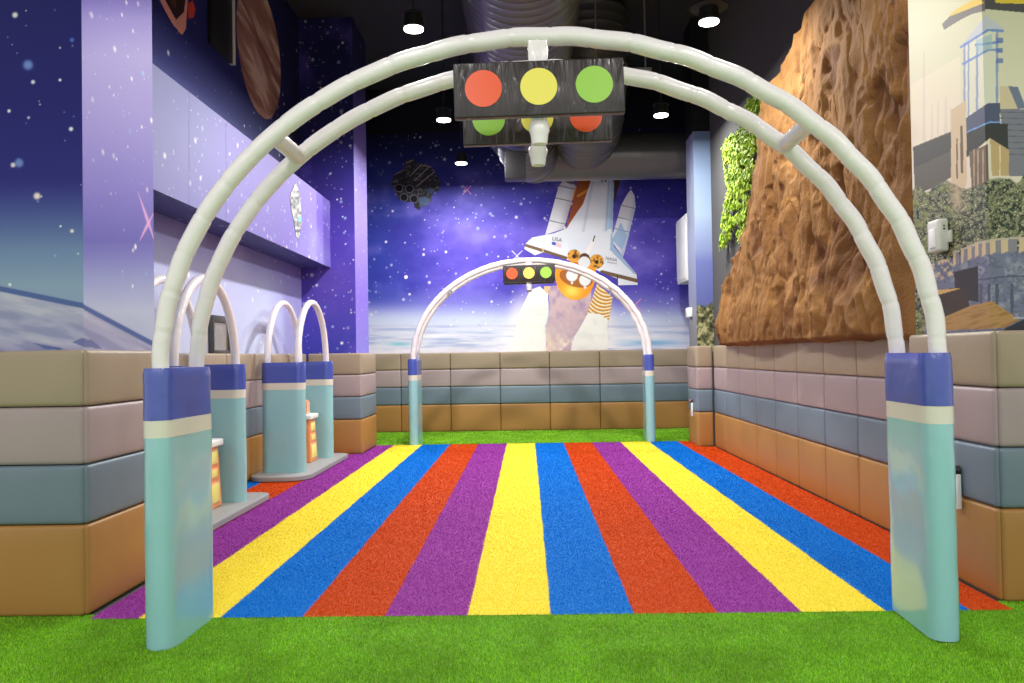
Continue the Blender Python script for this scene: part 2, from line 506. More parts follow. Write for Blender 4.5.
p.add((XBAY*H, YLF0*H, 1.0*H), (1, 0, 0), (0, 0, 1), (XLF-XBAY)*H, zt, (0.006, 0.008), paint_far_front)
p.add((XLF*H, YLF0*H, 1.0*H), (0, 1, 0), (0, 0, 1), (YLF1-YLF0)*H, zt, (0.012, 0.010), paint_far_side)
p.add((XBAY*H, YLF1*H, 1.0*H), (1, 0, 0), (0, 0, 1), (XLF-XBAY)*H, zt, (0.3, 0.3), lambda a, b, U, V: flat(a, (60, 56, 130)), flip=True)
p.add((XBAY*H, YLF1*H, 1.0*H), (0, 1, 0), (0, 0, 1), (YB-YLF1)*H, zt, (0.3, 0.3), lambda a, b, U, V: flat(a, (50, 50, 130)))
def skirt(p, pts):
    for (x0, y0), (x1, y1) in zip(pts[:-1], pts[1:]):
        L = math.hypot(x1-x0, y1-y0)
        p.add((x0*H, y0*H, 0), ((x1-x0)/L, (y1-y0)/L, 0), (0, 0, 1), L*H, 1.0*H, (1, 1), lambda a, b, U, V: flat(a, (120, 118, 125)))
skirt(p, [(-4.2, YLN0), (XLN, YLN0), (XLN, YLN1), (XBAY, YLN1), (XBAY, YLF0), (XLF, YLF0), (XLF, YLF1), (XBAY, YLF1), (XBAY, YB)])
tag(p.build('wall_left', M['print']), kind='structure')

# --- boxed-in soffit over the bay
XS, ZS0, ZS1 = -2.05, 1.95, 2.65
def paint_soffit(px, py, U, V):
    c = ramp(px, [(150, (140, 144, 190)), (200, (140, 142, 192)), (250, (136, 130, 192)), (316, (134, 120, 192)), (317, (108, 90, 178)), (335, (98, 80, 174))])
    c *= ramp(V, [(0, (0.95, 0.93, 0.98)), (0.8*H, (1.0, 1.0, 1.0))])
    n = fbm(U*1.5, V*1.5, 3, 61)
    over(c, np.clip((n-0.5)*1.8, 0, 0.45), (164, 168, 208))
    stars(c, U, V, 240, 63, 0.006, 0.022)
    for x in (189, 226): over(c, (np.abs(px-x) < 0.6)*0.35, (90, 88, 140))      # joints of the print
    return c
p = Panels()
ly = (YLF0-YLN1)*H
p.add((XS*H, YLN1*H, ZS0*H), (0, 1, 0), (0, 0, 1), ly, (ZS1-ZS0)*H, (0.012, 0.010), paint_soffit)
def paint_under(px, py, U, V):
    c = flat(px, (66, 68, 128)); stars(c, U, V, 120, 65, 0.006, 0.02); return c
p.add((XBAY*H, YLN1*H, ZS0*H), (0, 1, 0), (1, 0, 0), ly, (XS-XBAY)*H, (0.014, 0.012), paint_under)
p.add((XBAY*H, YLN1*H, ZS1*H), (0, 1, 0), (1, 0, 0), ly, (XS-XBAY)*H, (0.3, 0.3), lambda a, b, U, V: flat(a, (120, 120, 170)))
tag(p.build('soffit', M['print']), kind='structure')

# --- right wall: charcoal felt with two printed pillars
def paint_rfar_front(px, py, U, V):
    c = ramp(py, [(100, (120, 150, 205)), (150, (120, 140, 172)), (215, (142, 160, 184)), (250, (124, 136, 176)), (262, (104, 114, 170)), (300, (96, 104, 164))])
    n = fbm(px/3, py/3, 4, 71)
    tree = sstep(-2, 4, py-(306-6*vnoise(px/5, px*0, 72)))
    over(c, tree, (96, 98, 66))
    over(c, tree*np.clip((n-0.5)*5, 0, 1), (176, 172, 128))
    over(c, tree*np.clip((0.42-n)*6, 0, 1), (44, 46, 34))
    return c
def paint_rfar_side(px, py, U, V):
    c = ramp(py, [(100, (130, 140, 180)), (150, (140, 148, 178)), (215, (156, 166, 188)), (260, (140, 150, 180)), (300, (126, 134, 160)), (315, (128, 132, 140)), (345, (112, 116, 120))])
    return c
p = Panels()
cream_fn = lambda a, b, U, V: flat(a, (228, 222, 196))
dark_fn = lambda a, b, U, V: flat(a, (50, 50, 54))
p.add((XRN*H, YRN0*H, 1.0*H), (1, 0, 0), (0, 0, 1), (4.6-XRN)*H, zt, (0.4, 0.4), cream_fn)
p.add((XRN*H, YRN0*H, 1.0*H), (0, 1, 0), (0, 0, 1), (YRN1-YRN0)*H, zt, (0.4, 0.4), cream_fn)
p.add((XRN*H, YRN1*H, 1.0*H), (1, 0, 0), (0, 0, 1), (XR-XRN)*H, zt, (0.4, 0.4), dark_fn)
p.add((XRF*H, YRF0*H, 1.0*H), (1, 0, 0), (0, 0, 1), (XR-XRF)*H, 2.37*H, (0.006, 0.008), paint_rfar_front)
p.add((XRF*H, YRF0*H, 1.0*H), (0, 1, 0), (0, 0, 1), (YRF1-YRF0)*H, 2.37*H, (0.008, 0.008), paint_rfar_side)
p.add((XRF*H, YRF0*H, 3.37*H), (1, 0, 0), (0, 0, 1), (XR-XRF)*H, CEIL-3.37*H, (0.4, 0.4), lambda a, b, U, V: flat(a, (30, 30, 34)))
p.add((XRF*H, YRF0*H, 3.37*H), (0, 1, 0), (0, 0, 1), (YRF1-YRF0)*H, CEIL-3.37*H, (0.4, 0.4), lambda a, b, U, V: flat(a, (30, 30, 34)))
p.add((XRF*H, YRF1*H, 1.0*H), (1, 0, 0), (0, 0, 1), (2.3-XRF)*H, zt, (0.4, 0.4), lambda a, b, U, V: flat(a, (100, 100, 150)))
p.add((2.3*H, YRF1*H, 1.0*H), (0, 1, 0), (0, 0, 1), (YB-YRF1)*H, zt, (0.4, 0.4), lambda a, b, U, V: flat(a, (92, 80, 170)))
skirt(p, [(4.6, YRN0), (XRN, YRN0), (XRN, YRN1), (XR, YRN1), (XR, YRF0), (XRF, YRF0), (XRF, YRF1), (2.3, YRF1), (2.3, YB)])
wall_right = tag(p.build('wall_right', M['print']), kind='structure')
bm = bmesh.new()
rbox(bm, (XR+0.05)*H, (YRN1+YRF0)/2*H, (1.0*H+CEIL)/2, 0.1*H, (YRF0-YRN1)*H, CEIL-1.0*H, 0)
o = obj('felt_panel', bm, M['charcoal'], wall_right, smooth=False)

# ------------------------------------------------------------------ striped turf carpet and green turf
SX0, SW = -0.244, 0.319
STR = {0: (254, 232, 74), 1: (0, 124, 214), 2: (208, 78, 14), 3: (160, 64, 164)}
YC0, YC1 = 3.088, 9.04
def stripe_color(x):
    k = np.floor((x/H - SX0)/SW).astype(int) % 4
    tab = np.array([STR[i] for i in range(4)], float)
    return tab[k]

def blades(n, rect_fn, hgt, wid, rng, lean):
    x, y = rect_fn(n, rng)
    n = len(x)
    a = rng.random(n)*2*PI
    l = lean*rng.random(n); b = rng.random(n)*2*PI
    h = hgt*(0.7+0.35*rng.random(n))
    dx, dy = np.cos(a)*wid/2, np.sin(a)*wid/2
    v = np.empty((n, 3, 3))
    v[:, 0] = np.stack([x-dx, y-dy, np.zeros(n)], -1)
    v[:, 1] = np.stack([x+dx, y+dy, np.zeros(n)], -1)
    v[:, 2] = np.stack([x+np.cos(b)*l, y+np.sin(b)*l, h], -1)
    return x, y, v

rng = np.random.default_rng(7)
CARPET_RECTS = [(-1.712, 1.83, YC0, YC1), (-2.28, -1.712, 3.90, 8.27), (1.83, 1.96, 3.90, 8.48)]
CT = 0.004
def carpet():
    vs, fs, cs, n = [], [], [], 0
    # backing, cut at the stripe joints, slightly wavering edges
    for (x0, x1, y0, y1) in CARPET_RECTS:
        cuts = [x0] + [SX0+SW*k for k in range(-9, 9) if x0 < SX0+SW*k < x1] + [x1]
        for a, b in zip(cuts[:-1], cuts[1:]):
            q = [(a*H, y0*H, CT), (b*H, y0*H, CT), (b*H, y1*H, CT), (a*H, y1*H, CT)]
            vs.append(np.array(q)); c = stripe_color(np.array([(a+b)/2*H]))[0]*0.93
            cs.append(np.tile(c, (4, 1))); fs.append(np.array([[n, n+1, n+2], [n, n+2, n+3]])); n += 4
    for (x0, x1, y0, y1) in CARPET_RECTS:
        yy = y0
        while yy < y1:
            ye = min(y1, yy*1.25)
            area = (x1-x0)*(ye-yy)*H*H
            s = yy/3.1
            dens = 38000/s**1.6
            wid = 0.0027*s; hg = 0.006*(0.7+0.3*s)
            cnt = int(area*dens)
            x, y, v = blades(cnt, lambda k, r: ((x0+(x1-x0)*r.random(k))*H, (yy+(ye-yy)*r.random(k))*H), hg, wid, rng, 0.008*s**0.5)
            v[:, :, 2] += CT
            edge = x + (rng.random(cnt)-0.5)*0.012 + 0.004*np.sin(y*9)
            c = stripe_color(edge)
            br = (0.93+0.14*rng.random(cnt))[:, None]
            c = np.clip(c*br, 0, 255)
            vs.append(v.reshape(-1, 3)); cs.append(np.repeat(c, 3, 0))
            fs.append(np.arange(cnt*3).reshape(-1, 3)+n); n += cnt*3
            yy = ye
    # clip tips that would poke through the outline is not needed: lean is a few millimetres
    return np_mesh('striped_carpet', np.concatenate(vs), np.concatenate(fs), np.concatenate(cs), M['grass'], nper=3)
tag(carpet(), 'striped yellow, blue, red and purple artificial turf carpet running to the far arch', 'carpet')

def green_turf(name, rects, near, label):
    vs, fs, cs, n = [], [], [], 0
    for (x0, x1, y0, y1, dens, wid, hg) in rects:
        q = np.array([(x0*H, y0*H, 0.002), (x1*H, y0*H, 0.002), (x1*H, y1*H, 0.002), (x0*H, y1*H, 0.002)])
        vs.append(q); cs.append(np.tile(np.array((96, 152, 28.0)), (4, 1))); fs.append(np.array([[n, n+1, n+2], [n, n+2, n+3]])); n += 4
        cnt = int((x1-x0)*(y1-y0)*H*H*dens)
        if cnt:
            x, y, v = blades(cnt, lambda k, r: ((x0+(x1-x0)*r.random(k))*H, (y0+(y1-y0)*r.random(k))*H), hg, wid, rng, hg*0.9)
            base = np.array((138, 196, 44.0))
            t = rng.random(cnt)
            c = base*(0.74+0.46*t)[:, None]
            c[t > 0.93] = (176, 205, 100)
            cl = fbm(x*6, y*6, 3, 5)
            c *= (0.86+0.28*cl)[:, None]
            vs.append(v.reshape(-1, 3)); cs.append(np.repeat(c, 3, 0))
            fs.append(np.arange(cnt*3).reshape(-1, 3)+n); n += cnt*3
    o = np_mesh(name, np.concatenate(vs), np.concatenate(fs), np.concatenate(cs), M['grass'], nper=3)
    return tag(o, label, 'artificial turf', kind='stuff')
green_turf('green_turf', [(-1.70, 1.83, 2.72, YC0, 42000, 0.0034, 0.012), (-2.3, 2.4, 2.15, 2.72, 48000, 0.003, 0.014), (-2.6, -1.70, 2.72, 3.14, 30000, 0.004, 0.011), (1.83, 2.6, 2.72, 3.2, 30000, 0.004, 0.011),
                          (-4.2, 4.6, -4.0, 2.15, 0, 0, 0), (-4.2, -2.3, 2.15, 2.72, 8000, 0.005, 0.017), (2.4, 4.6, 2.15, 2.72, 8000, 0.005, 0.017),
                          (-4.2, -2.6, 2.72, 3.088, 3000, 0.006, 0.017), (2.6, 4.6, 2.72, 3.088, 3000, 0.006, 0.017)], True,
           'short green artificial turf in front of the striped carpet and under the near arch')
green_turf('green_turf', [(-2.3, 2.25, YC1, 10.58, 6500, 0.009, 0.016)], False, 'strip of green artificial turf between the striped carpet and the back wall padding')

# ------------------------------------------------------------------ wall padding: every block its own object
ROWM = ['ochre', 'slate', 'mauve', 'taupe']
ROWN = ['ochre', 'slate blue', 'mauve grey', 'taupe']
ROWP = ['bottom row', 'second row up', 'third row up', 'top row']
ORD = ['first', 'second', 'third', 'fourth', 'fifth', 'sixth', 'seventh', 'eighth', 'ninth', 'tenth', 'eleventh', 'twelfth']
pad_cache = {}
def pad_mesh(L, hh, th, row):
    key = (round(L, 3), round(hh, 3), round(th, 3), row)
    if key in pad_cache: return pad_cache[key]
    bm = bmesh.new()
    r = bmesh.ops.create_cube(bm, size=1.0)
    bmesh.ops.scale(bm, vec=(L-0.003, th, hh-0.003), verts=bm.verts)
    bmesh.ops.bevel(bm, geom=bm.edges[:], offset=0.02, segments=4, affect='EDGES', profile=0.55)
    bmesh.ops.subdivide_edges(bm, edges=[e for e in bm.edges if e.calc_length() > 0.08], cuts=5, use_grid_fill=True)
    for v in bm.verts:      # upholstered faces swell a little towards their middle
        if v.co.y < 0:
            k = max(0, 1-(2*v.co.x/L)**2)*max(0, 1-(2*v.co.z/hh)**2)
            v.co.y -= 0.007*k**0.6
    bm.normal_update()
    me = bpy.data.meshes.new('wall_pad')
    bmesh.ops.recalc_face_normals(bm, faces=bm.faces[:])
    bm.to_mesh(me); bm.free()
    me.polygons.foreach_set('use_smooth', [True]*len(me.polygons))
    me.materials.append(M[ROWM[row]])
    pad_cache[key] = me
    return me
def pad_run(where, group, pts, face_n, th, order='left', LV=LV):
    """blocks along a wall: pts = successive seam points (x, y) in eye heights, on the FRONT face; face_n = outward normal"""
    n = len(pts)-1
    for i in range(n):
        (x0, y0), (x1, y1) = pts[i], pts[i+1]
        L = math.hypot(x1-x0, y1-y0)*H
        cx, cy = (x0+x1)/2*H - face_n[0]*th/2, (y0+y1)/2*H - face_n[1]*th/2
        for r in range(4):
            hh = (LV[r+1]-LV[r])*H
            o = link('wall_pad', pad_mesh(L, hh, th, r))
            o.location = (cx, cy, (LV[r]+LV[r+1])/2*H)
            o.rotation_euler = (0, 0, math.atan2(face_n[0], -face_n[1]))
            if n == 1:
                lab = '%s padded block in the %s, %s' % (ROWN[r], ROWP[r], where)
            else:
                lab = '%s padded block, %s, %s %s' % (ROWN[r], ROWP[r], ORD[i], where)
            tag(o, lab, 'wall pad', group + ', ' + ROWP[r])
TH = 0.07*H
LVR = [0.0, 0.366, 0.606, 0.841, 1.068]
bx = [-2.28, -1.681, -1.02, -0.358, 0.298, 0.961, 1.62, 2.24]
pad_run('from the left on the back wall', 'back wall padding', [(x, 10.6) for x in bx], (0, -1), TH)
ys = [3.91, 4.30, 4.83, 5.36, 5.89, 6.42, 6.95, 7.48, 8.01, 8.50]
pad_run('from the near end under the rock', 'right wall padding', [(1.97, y) for y in ys], (-1, 0), 0.05*H, LV=LVR)
pad_run('near right pillar, side facing the carpet', 'near right pillar padding', [(1.842, 3.197), (1.842, 3.90)], (-1, 0), 0.03*H, LV=LVR)
pad_run('from the near right pillar front corner', 'near right pillar padding front', [(1.854, 3.185), (2.44, 3.185), (3.04, 3.185)], (0, -1), 0.06*H, LV=LVR)
pad_run('far right pillar, side facing the carpet', 'far right pillar padding', [(1.79, 8.521), (1.79, 8.985)], (-1, 0), 0.055*H, LV=LVR)
pad_run('far right pillar, side facing the camera', 'far right pillar padding front', [(1.796, 8.515), (1.965, 8.515)], (0, -1), 0.06*H, LV=LVR)
pad_run('near left pillar, side facing the carpet', 'near left pillar padding', [(-1.742, 3.136), (-1.742, 3.86)], (1, 0), 0.065*H)
pad_run('from the near left pillar front corner', 'near left pillar padding front', [(-1.754, 3.124), (-2.42, 3.124), (-3.12, 3.124)], (0, -1), 0.065*H)
yb = [3.9, 4.44, 4.98, 5.52, 6.06, 6.6, 7.14, 7.68, 8.27]
pad_run('from the near end in the left bay', 'left bay padding', [(-2.29, y) for y in yb], (1, 0), TH)
pad_run('far left pillar, side facing the camera', 'far left pillar padding front', [(-2.285, 8.29), (-1.726, 8.29)], (0, -1), 0.065*H)
pad_run('far left pillar, side facing the carpet', 'far left pillar padding', [(-1.72, 8.296), (-1.72, 9.07)], (1, 0), 0.065*H)

# ------------------------------------------------------------------ arches
def stadium(L, t, n=10):
    """plan outline, long axis along y"""
    r = t/2; s = L/2-r
    pts = []
    for k in range(n+1):
        a = -PI + PI*k/n
        pts.append((r*math.cos(a), -s + r*math.sin(a)))
    m = 10
    for k in range(1, m): pts.append((r, -s + 2*s*k/m))
    for k in range(n+1):
        a = PI*k/n
        pts.append((r*math.cos(a), s + r*math.sin(a)))
    for k in range(1, m): pts.append((-r, s - 2*s*k/m))
    return pts

def post_part(name, loop, z0, z1, m, parent, seed, amp=0.004, cap=False, off=(0, 0), grow=0.0):
    bm = bmesh.new()
    nz = max(3, int((z1-z0)/0.02))
    n = len(loop)
    rings = []
    L = np.array(loop)
    nrm = np.roll(L, -1, 0)-np.roll(L, 1, 0)
    nrm = np.stack([nrm[:, 1], -nrm[:, 0]], -1); nrm /= np.linalg.norm(nrm, axis=1)[:, None]
    per = np.arange(n)/n*6
    zs = list(np.linspace(z0, z1, nz))
    for z in zs:
        d = (np.array(fbm(per*1.2+seed, np.full(n, z*5+seed), 4, seed))-0.5)*2*amp
        d += np.where((np.abs(z-z1) < 0.004) & cap, -0.005, 0.0)
        P = L + nrm*(d+grow)[:, None]
        rings.append([bm.verts.new((q[0]+off[0], q[1]+off[1], z)) for q in P])
    for a, b in zip(rings[:-1], rings[1:]):
        for k in range(n):
            bm.faces.new((a[k], a[(k+1) % n], b[(k+1) % n], b[k]))
    bm.faces.new(rings[0][::-1]); bm.faces.new(rings[-1])
    return obj(name, bm, m, parent, angle=50)

def add_post(parent, loop, x, y, z0, hgt, seed, name='post'):
    zb, zw = z0+hgt*(1-0.186), z0+hgt*(1-0.186-0.062)
    body = post_part(name, loop, z0, zw, M['teal'], parent, seed, off=(x, y))
    tag(body, 'teal lower post')
    w_ = post_part('white_band', loop, zw, zb, M['cream'], body, seed+3, 0.0015, off=(x, y), grow=0.001)
    b_ = post_part('blue_band', loop, zb, z0+hgt, M['navy'], body, seed+5, 0.005, cap=True, off=(x, y), grow=0.0012)
    return body

def wrapped(pts, r, seglen):
    out = []; s = 0.0
    for i, p in enumerate(pts):
        if i: s += (Vector(p)-Vector(pts[i-1])).length
        t = (s % seglen)/seglen
        k = int(s/seglen)
        rr = r*(1.0 + 0.008*math.sin(PI*t) + 0.022*(random.Random(k*7+3).random()-0.5))
        if t < 0.045 or t > 0.955: rr -= r*0.055
        out.append(rr)
    return out

def arch(y, label, seed, xc=0.065, half=1.353, rise=1.152, rz=0.0):
    root = empty('traffic_arch', (xc*H, y*H, 0.0), label, 'arch', 'padded traffic light arches over the carpet', rz)
    root.rotation_euler = (0, -0.004, rz)
    a, b, zp = half*H, rise*H, 0.98*H
    dy = 0.155*H
    st = stadium(0.392*H, 0.104*H)
    for s in (-1, 1):
        ca, sa = math.cos(-0.045), math.sin(-0.045)
        add_post(root, [(q[0]*ca-q[1]*sa, q[0]*sa+q[1]*ca) for q in st], s*a+(0.003 if s < 0 else -0.0065)*H, 0, 0.003, zp-0.003, seed+10*(s+2))
    def ell(t): return (a*0.995*math.cos(t), b*math.sin(t)+zp-0.02)
    NP = 420
    for s in (-1, 1):
        pts = []
        for k in range(NP+1):
            t = PI*(1-k/NP)
            x, z = ell(t)
            jx = 0.004*math.sin(k*0.31+seed+s)
            pts.append((x+jx*0.5, s*dy, z+jx*0.5))
        bm = bmesh.new()
        rr = [q*(1-0.10*(1-sstep(0, 0.12, k/NP))-0.10*sstep(0.88, 1, k/NP)) for k, q in enumerate(wrapped(pts, 0.0322*H, 0.165))]
        sweep(bm, pts, rr, 18)
        obj('tube', bm, M['tube'], root)
    for t in (PI*0.745, PI*0.255):
        x, z = ell(t)
        bm = bmesh.new()
        pts = [(x, -dy+2*dy*k/20, z) for k in range(21)]
        sweep(bm, pts, wrapped(pts, 0.031*H, 0.2), 16)
        obj('strut', bm, M['tube'], root)
    # hanging signal boxes, one under each tube, printed on both sides
    top = ell(PI/2)[1]
    for s in (-1, 1):
        bm = bmesh.new()
        pts = [(-0.006*H, s*dy, top - (top-1.735*H)*k/24) for k in range(25)]
        rad = [0.026*H*(1+0.05*math.sin(k*1.9)) for k in range(25)]
        rad[-1] *= 0.8
        rad[-4] *= 1.35; rad[-5] *= 1.35; rad[-3] *= 1.25; rad[-2] *= 1.15; rad[-1] *= 1.2; rad[-6] *= 1.15
        sweep(bm, pts, rad, 12)
        obj('pole', bm, M['tube'], root)
        bm = bmesh.new(); rbox(bm, -0.006*H, s*dy, (top+1.99*H)/2, 0.068*H, 0.05*H, top-1.99*H, 0.008, 2)
        obj('bracket', bm, M['tube'], root)
        xb = -0.006*H; yb_ = s*(dy+0.040*H); zb = (1.915 if s < 0 else 1.924)*H
        bm = bmesh.new()
        rot = Matrix.Rotation(-0.012, 3, 'Y')
        rbox(bm, xb, yb_, zb, 0.585*H, 0.036*H, 0.19*H, 0.006, 3, rot)
        sb = obj('signal_box', bm, M['box'], root)
        for i, nm in enumerate(('red', 'yellow', 'green')):
            xo = (i-1)*0.19*H*(-s)
            for q in (-1, 1):
                bm = bmesh.new()
                yy = yb_ + q*0.018*H
                cyl(bm, (xb+xo, yy-0.004*q, zb+0.004*H+0.012*xo), (xb+xo, yy+0.0025*q, zb+0.004*H+0.012*xo), 0.0635*H, None, 40)
                obj(nm+'_disc', bm, M[nm+'_disc'], sb, angle=30)
    return root
arch(2.94, 'large white padded arch with traffic lights in front, on teal posts standing on green turf', 3, 0.069, 1.359)
arch(9.17, 'far white padded arch with traffic lights, standing before the space shuttle mural', 41, 0.05, 1.34, 1.105)

# ------------------------------------------------------------------ small double-hoop gates on grey bases
def gate(yn, label, seed, xg, x1b):
    root = empty('hoop_gate', (xg*H, yn*H, 0), label, 'gate', 'double hoop gates in the left bay')
    span = 0.95*H
    zb = 0.05*H
    # base plate: rounded corners
    x0, x1, y0, y1 = -0.215*H, x1b*H, -0.28*H, 1.29*H
    loop = []
    for (cx, cy, r, a0) in ((x1, y0, 0.2*H, -PI/2), (x1, y1, 0.09*H, 0), (x0, y1, 0.09*H, PI/2), (x0, y0, 0.12*H, PI)):
        sx = -1 if cx == x1 else 1; sy = 1 if cy == y0 else -1
        for k in range(9):
            t = a0 + PI/2*k/8
            loop.append((cx+sx*r + r*math.cos(t), cy+sy*r + r*math.sin(t)))
    bm = bmesh.new(); prism(bm, loop, 0.014, zb, 0.012)
    tag(obj('base', bm, M['grey_foam'], root), 'grey rounded base plate')
    st = [(q[1], q[0]) for q in stadium(0.366*H, 0.13*H)][::-1]
    top = 0.97*H
    for k in (0, 1):
        add_post(root, st, 0.01*H, span*k, zb, top-zb, seed+20*k)
    for s in (-1, 1):
        pts = []
        for k in range(121):
            t = PI*(1-k/120)
            pts.append((s*0.128*H, span/2 + span/2*math.cos(t), top-0.015 + 0.545*H*math.sin(t)))
        bm = bmesh.new(); sweep(bm, pts, wrapped(pts, 0.0285*H, 0.13), 14)
        obj('hoop', bm, M['tube'], root)
    return root
gate(4.42, 'double hoop gate in the left bay, nearer one, partly hidden behind the large arch', 61, -2.098, 0.262)
gate(6.71, 'double hoop gate with teal posts on a grey base near the far left pillar', 87, -2.062, 0.272)

def tower(y, xt, label):
    zb = 0.05*H
    root = empty('toy_tower', (xt*H, y*H, zb), label, 'toy tower', 'toy towers on the gate bases')
    w0, w1, d0, d1, hh = 0.105*H, 0.09*H, 0.13*H, 0.105*H, 0.395*H
    bm = bmesh.new()
    lo = [bm.verts.new(p) for p in ((-w0, -d0, 0), (w0, -d0, 0), (w0, d0, 0), (-w0, d0, 0))]
    hi = [bm.verts.new(p) for p in ((-w1, -d1, hh), (w1, -d1, hh), (w1, d1, hh), (-w1, d1, hh))]
    bm.faces.new(lo[::-1]); bm.faces.new(hi)
    for k in range(4): bm.faces.new((lo[k], lo[(k+1) % 4], hi[(k+1) % 4], hi[k]))
    bmesh.ops.bevel(bm, geom=bm.edges[:], offset=0.008, segments=2, affect='EDGES')
    obj('body', bm, M['orange'], root)
    for (z0, z1, k) in ((0.03, 0.165, 0.74), (0.19, 0.255, 0.62), (0.275, 0.375, 0.74)):
        bm = bmesh.new()
        zm = (z0+z1)/2*H; f = zm/hh
        xx = w0 + (w1-w0)*f; dd = (d0+(d1-d0)*f)*k
        tilt = Matrix.Rotation(-math.atan2(w0-w1, hh), 3, 'Y')
        rbox(bm, xx+0.001, 0, zm, 0.008, 2*dd, (z1-z0)*H, 0.003, 2, tilt)
        wn = obj('window', bm, M['peach'], root)
        bm = bmesh.new()
        rbox(bm, xx+0.004, 0, zm, 0.008, 2*dd-0.022, (z1-z0)*H-0.022, 0.002, 2, tilt)
        obj('pane', bm, M['pale_yellow'], wn)
    bm = bmesh.new()
    rbox(bm, 0, 0, hh+0.02*H, 2*w1+0.06, 2*d1+0.07, 0.045*H, 0.012, 3)
    obj('roof', bm, M['white'], root)
    # rounded crest board standing on the roof
    bm = bmesh.new()
    zc = hh+0.042*H
    prof = [(-0.05*H, 0)] + [(0.05*H*math.cos(PI-PI*k/12), 0.08*H+0.05*H*math.sin(PI-PI*k/12)) for k in range(13)] + [(0.05*H, 0)]
    fr = [bm.verts.new((-0.005*H, q[0], zc+q[1])) for q in prof]
    bk = [bm.verts.new((0.055*H, q[0], zc+q[1])) for q in prof]
    f1 = bm.faces.new(fr); f2 = bm.faces.new(bk[::-1])
    f2.material_index = 1
    n = len(prof)
    for k in range(n): bm.faces.new((fr[k], bk[k], bk[(k+1) % n], fr[(k+1) % n]))
    tag(obj('crest', bm, [M['orange'], M['peach']], root, angle=30), 'rounded orange crest')
    return root
tower(5.09, -2.115, 'small orange toy tower with yellow windows, on the nearer gate base')
tower(7.38, -2.088, 'small orange toy tower with yellow windows, on the base near the far pillar')

# ------------------------------------------------------------------ sculpted rock on the right wall
def rock():
    y0, y1, z0, z1 = 3.86, 8.5, 1.05, 3.5
    nu, nv = 430, 250
    Y, Z = np.meshgrid(np.linspace(y0, y1, nu), np.linspace(z0, z1, nv), indexing='ij')
    zs = [1.0, 1.6, 1.9, 2.06, 2.4, 2.84, 2.99, 3.16, 3.25, 3.5]
    ye = [7.95, 7.88, 7.35, 6.85, 6.66, 6.50, 6.20, 5.70, 5.1, 4.7]
    edge = np.interp(Z, zs, ye) + 0.12*(fbm(Z*5, Z*0+1, 4, 3)-0.5)
    # the outer columns follow the outline
    t = (Y-y0)/(y1-y0)
    Y = y0 + (edge-y0)*t
    warp = 0.5*(fbm(Y*1.3, Z*0.9, 3, 8)-0.5)
    big = fbm((Y+warp)*1.1, Z*0.55, 4, 11)
    mid = fbm((Y+warp)*3.4, Z*1.3+warp, 4, 19)
    rid = 1-np.abs(2*fbm((Y+warp*1.4)*2.6, Z*0.75, 4, 27)-1)
    rid2 = 1-np.abs(2*fbm((Y-warp)*6.0, Z*2.2, 4, 35)-1)
    fine = fbm(Y*14, Z*11, 4, 43)
    pit = np.clip(fbm(Y*3.1+9, Z*2.6, 3, 53)-0.60, 0, 1)
    pit2 = np.clip(fbm(Y*7.1+2, Z*6.3, 2, 57)-0.68, 0, 1)
    lowbul = np.exp(-((Z-1.2)/0.3)**2)*0.10*fbm(Y*2.2, Z*0+4, 3, 77)
    dep = 0.03 + 0.15*big + 0.040*mid + 0.045*fbm(Y*4.6, Z*4.2, 2, 141) - 0.10*np.clip(rid-0.86, 0, 1)*1.5 - 0.05*np.clip(rid2-0.88, 0, 1)*2 + 0.020*fine - 0.26*pit - 0.16*pit2 + lowbul
    vr = 1-np.abs(2*fbm(Y*2.1+0.25*np.sin(Z*2.2), Z*0.22, 3, 91)-1)
    dep -= 0.16*np.clip(vr-0.82, 0, 1)
    Zb = Z
    Z = Z + np.clip(1-(Z-z0)/0.05, 0, 1)*0.03*(fbm(Y*5, Z*0+2, 3, 66)-0.5)
    rim = np.minimum(np.clip((Zb-z0)/0.025, 0, 1), np.minimum(np.minimum(1, (1-t)/0.04), np.minimum((z1-Zb)/0.06, 1)))
    dep = np.maximum(0.012, dep)*np.clip(rim, 0.0, 1)**0.5
    dep = np.maximum(dep, 0.128*np.clip(1-t/0.25, 0, 1))
    dep = np.minimum(dep, 0.128 + t*1.2)
    X = (XR - dep)
    P = np.stack([X*H, Y*H, Z*H], -1)
    c = flat(X, (130, 92, 51))
    n = fbm(Y*4, Z*4, 5, 101)
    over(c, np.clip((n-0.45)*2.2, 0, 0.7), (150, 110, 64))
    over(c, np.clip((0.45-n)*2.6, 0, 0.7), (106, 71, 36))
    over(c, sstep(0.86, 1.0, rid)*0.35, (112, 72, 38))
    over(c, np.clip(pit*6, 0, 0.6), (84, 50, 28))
    over(c, np.clip((fbm(Y*1.1, Z*6, 4, 121)-0.55)*2.5, 0, 0.35), (166, 122, 70))
    idx = np.arange(nu*nv).reshape(nu, nv)
    f = np.stack([idx[:-1, :-1], idx[:-1, 1:], idx[1:, 1:], idx[1:, :-1]], -1).reshape(-1, 4)
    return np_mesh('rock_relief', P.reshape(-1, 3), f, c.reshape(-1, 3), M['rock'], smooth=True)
tag(rock(), 'brown sculpted rock face covering the right wall above the padding', 'rock face')

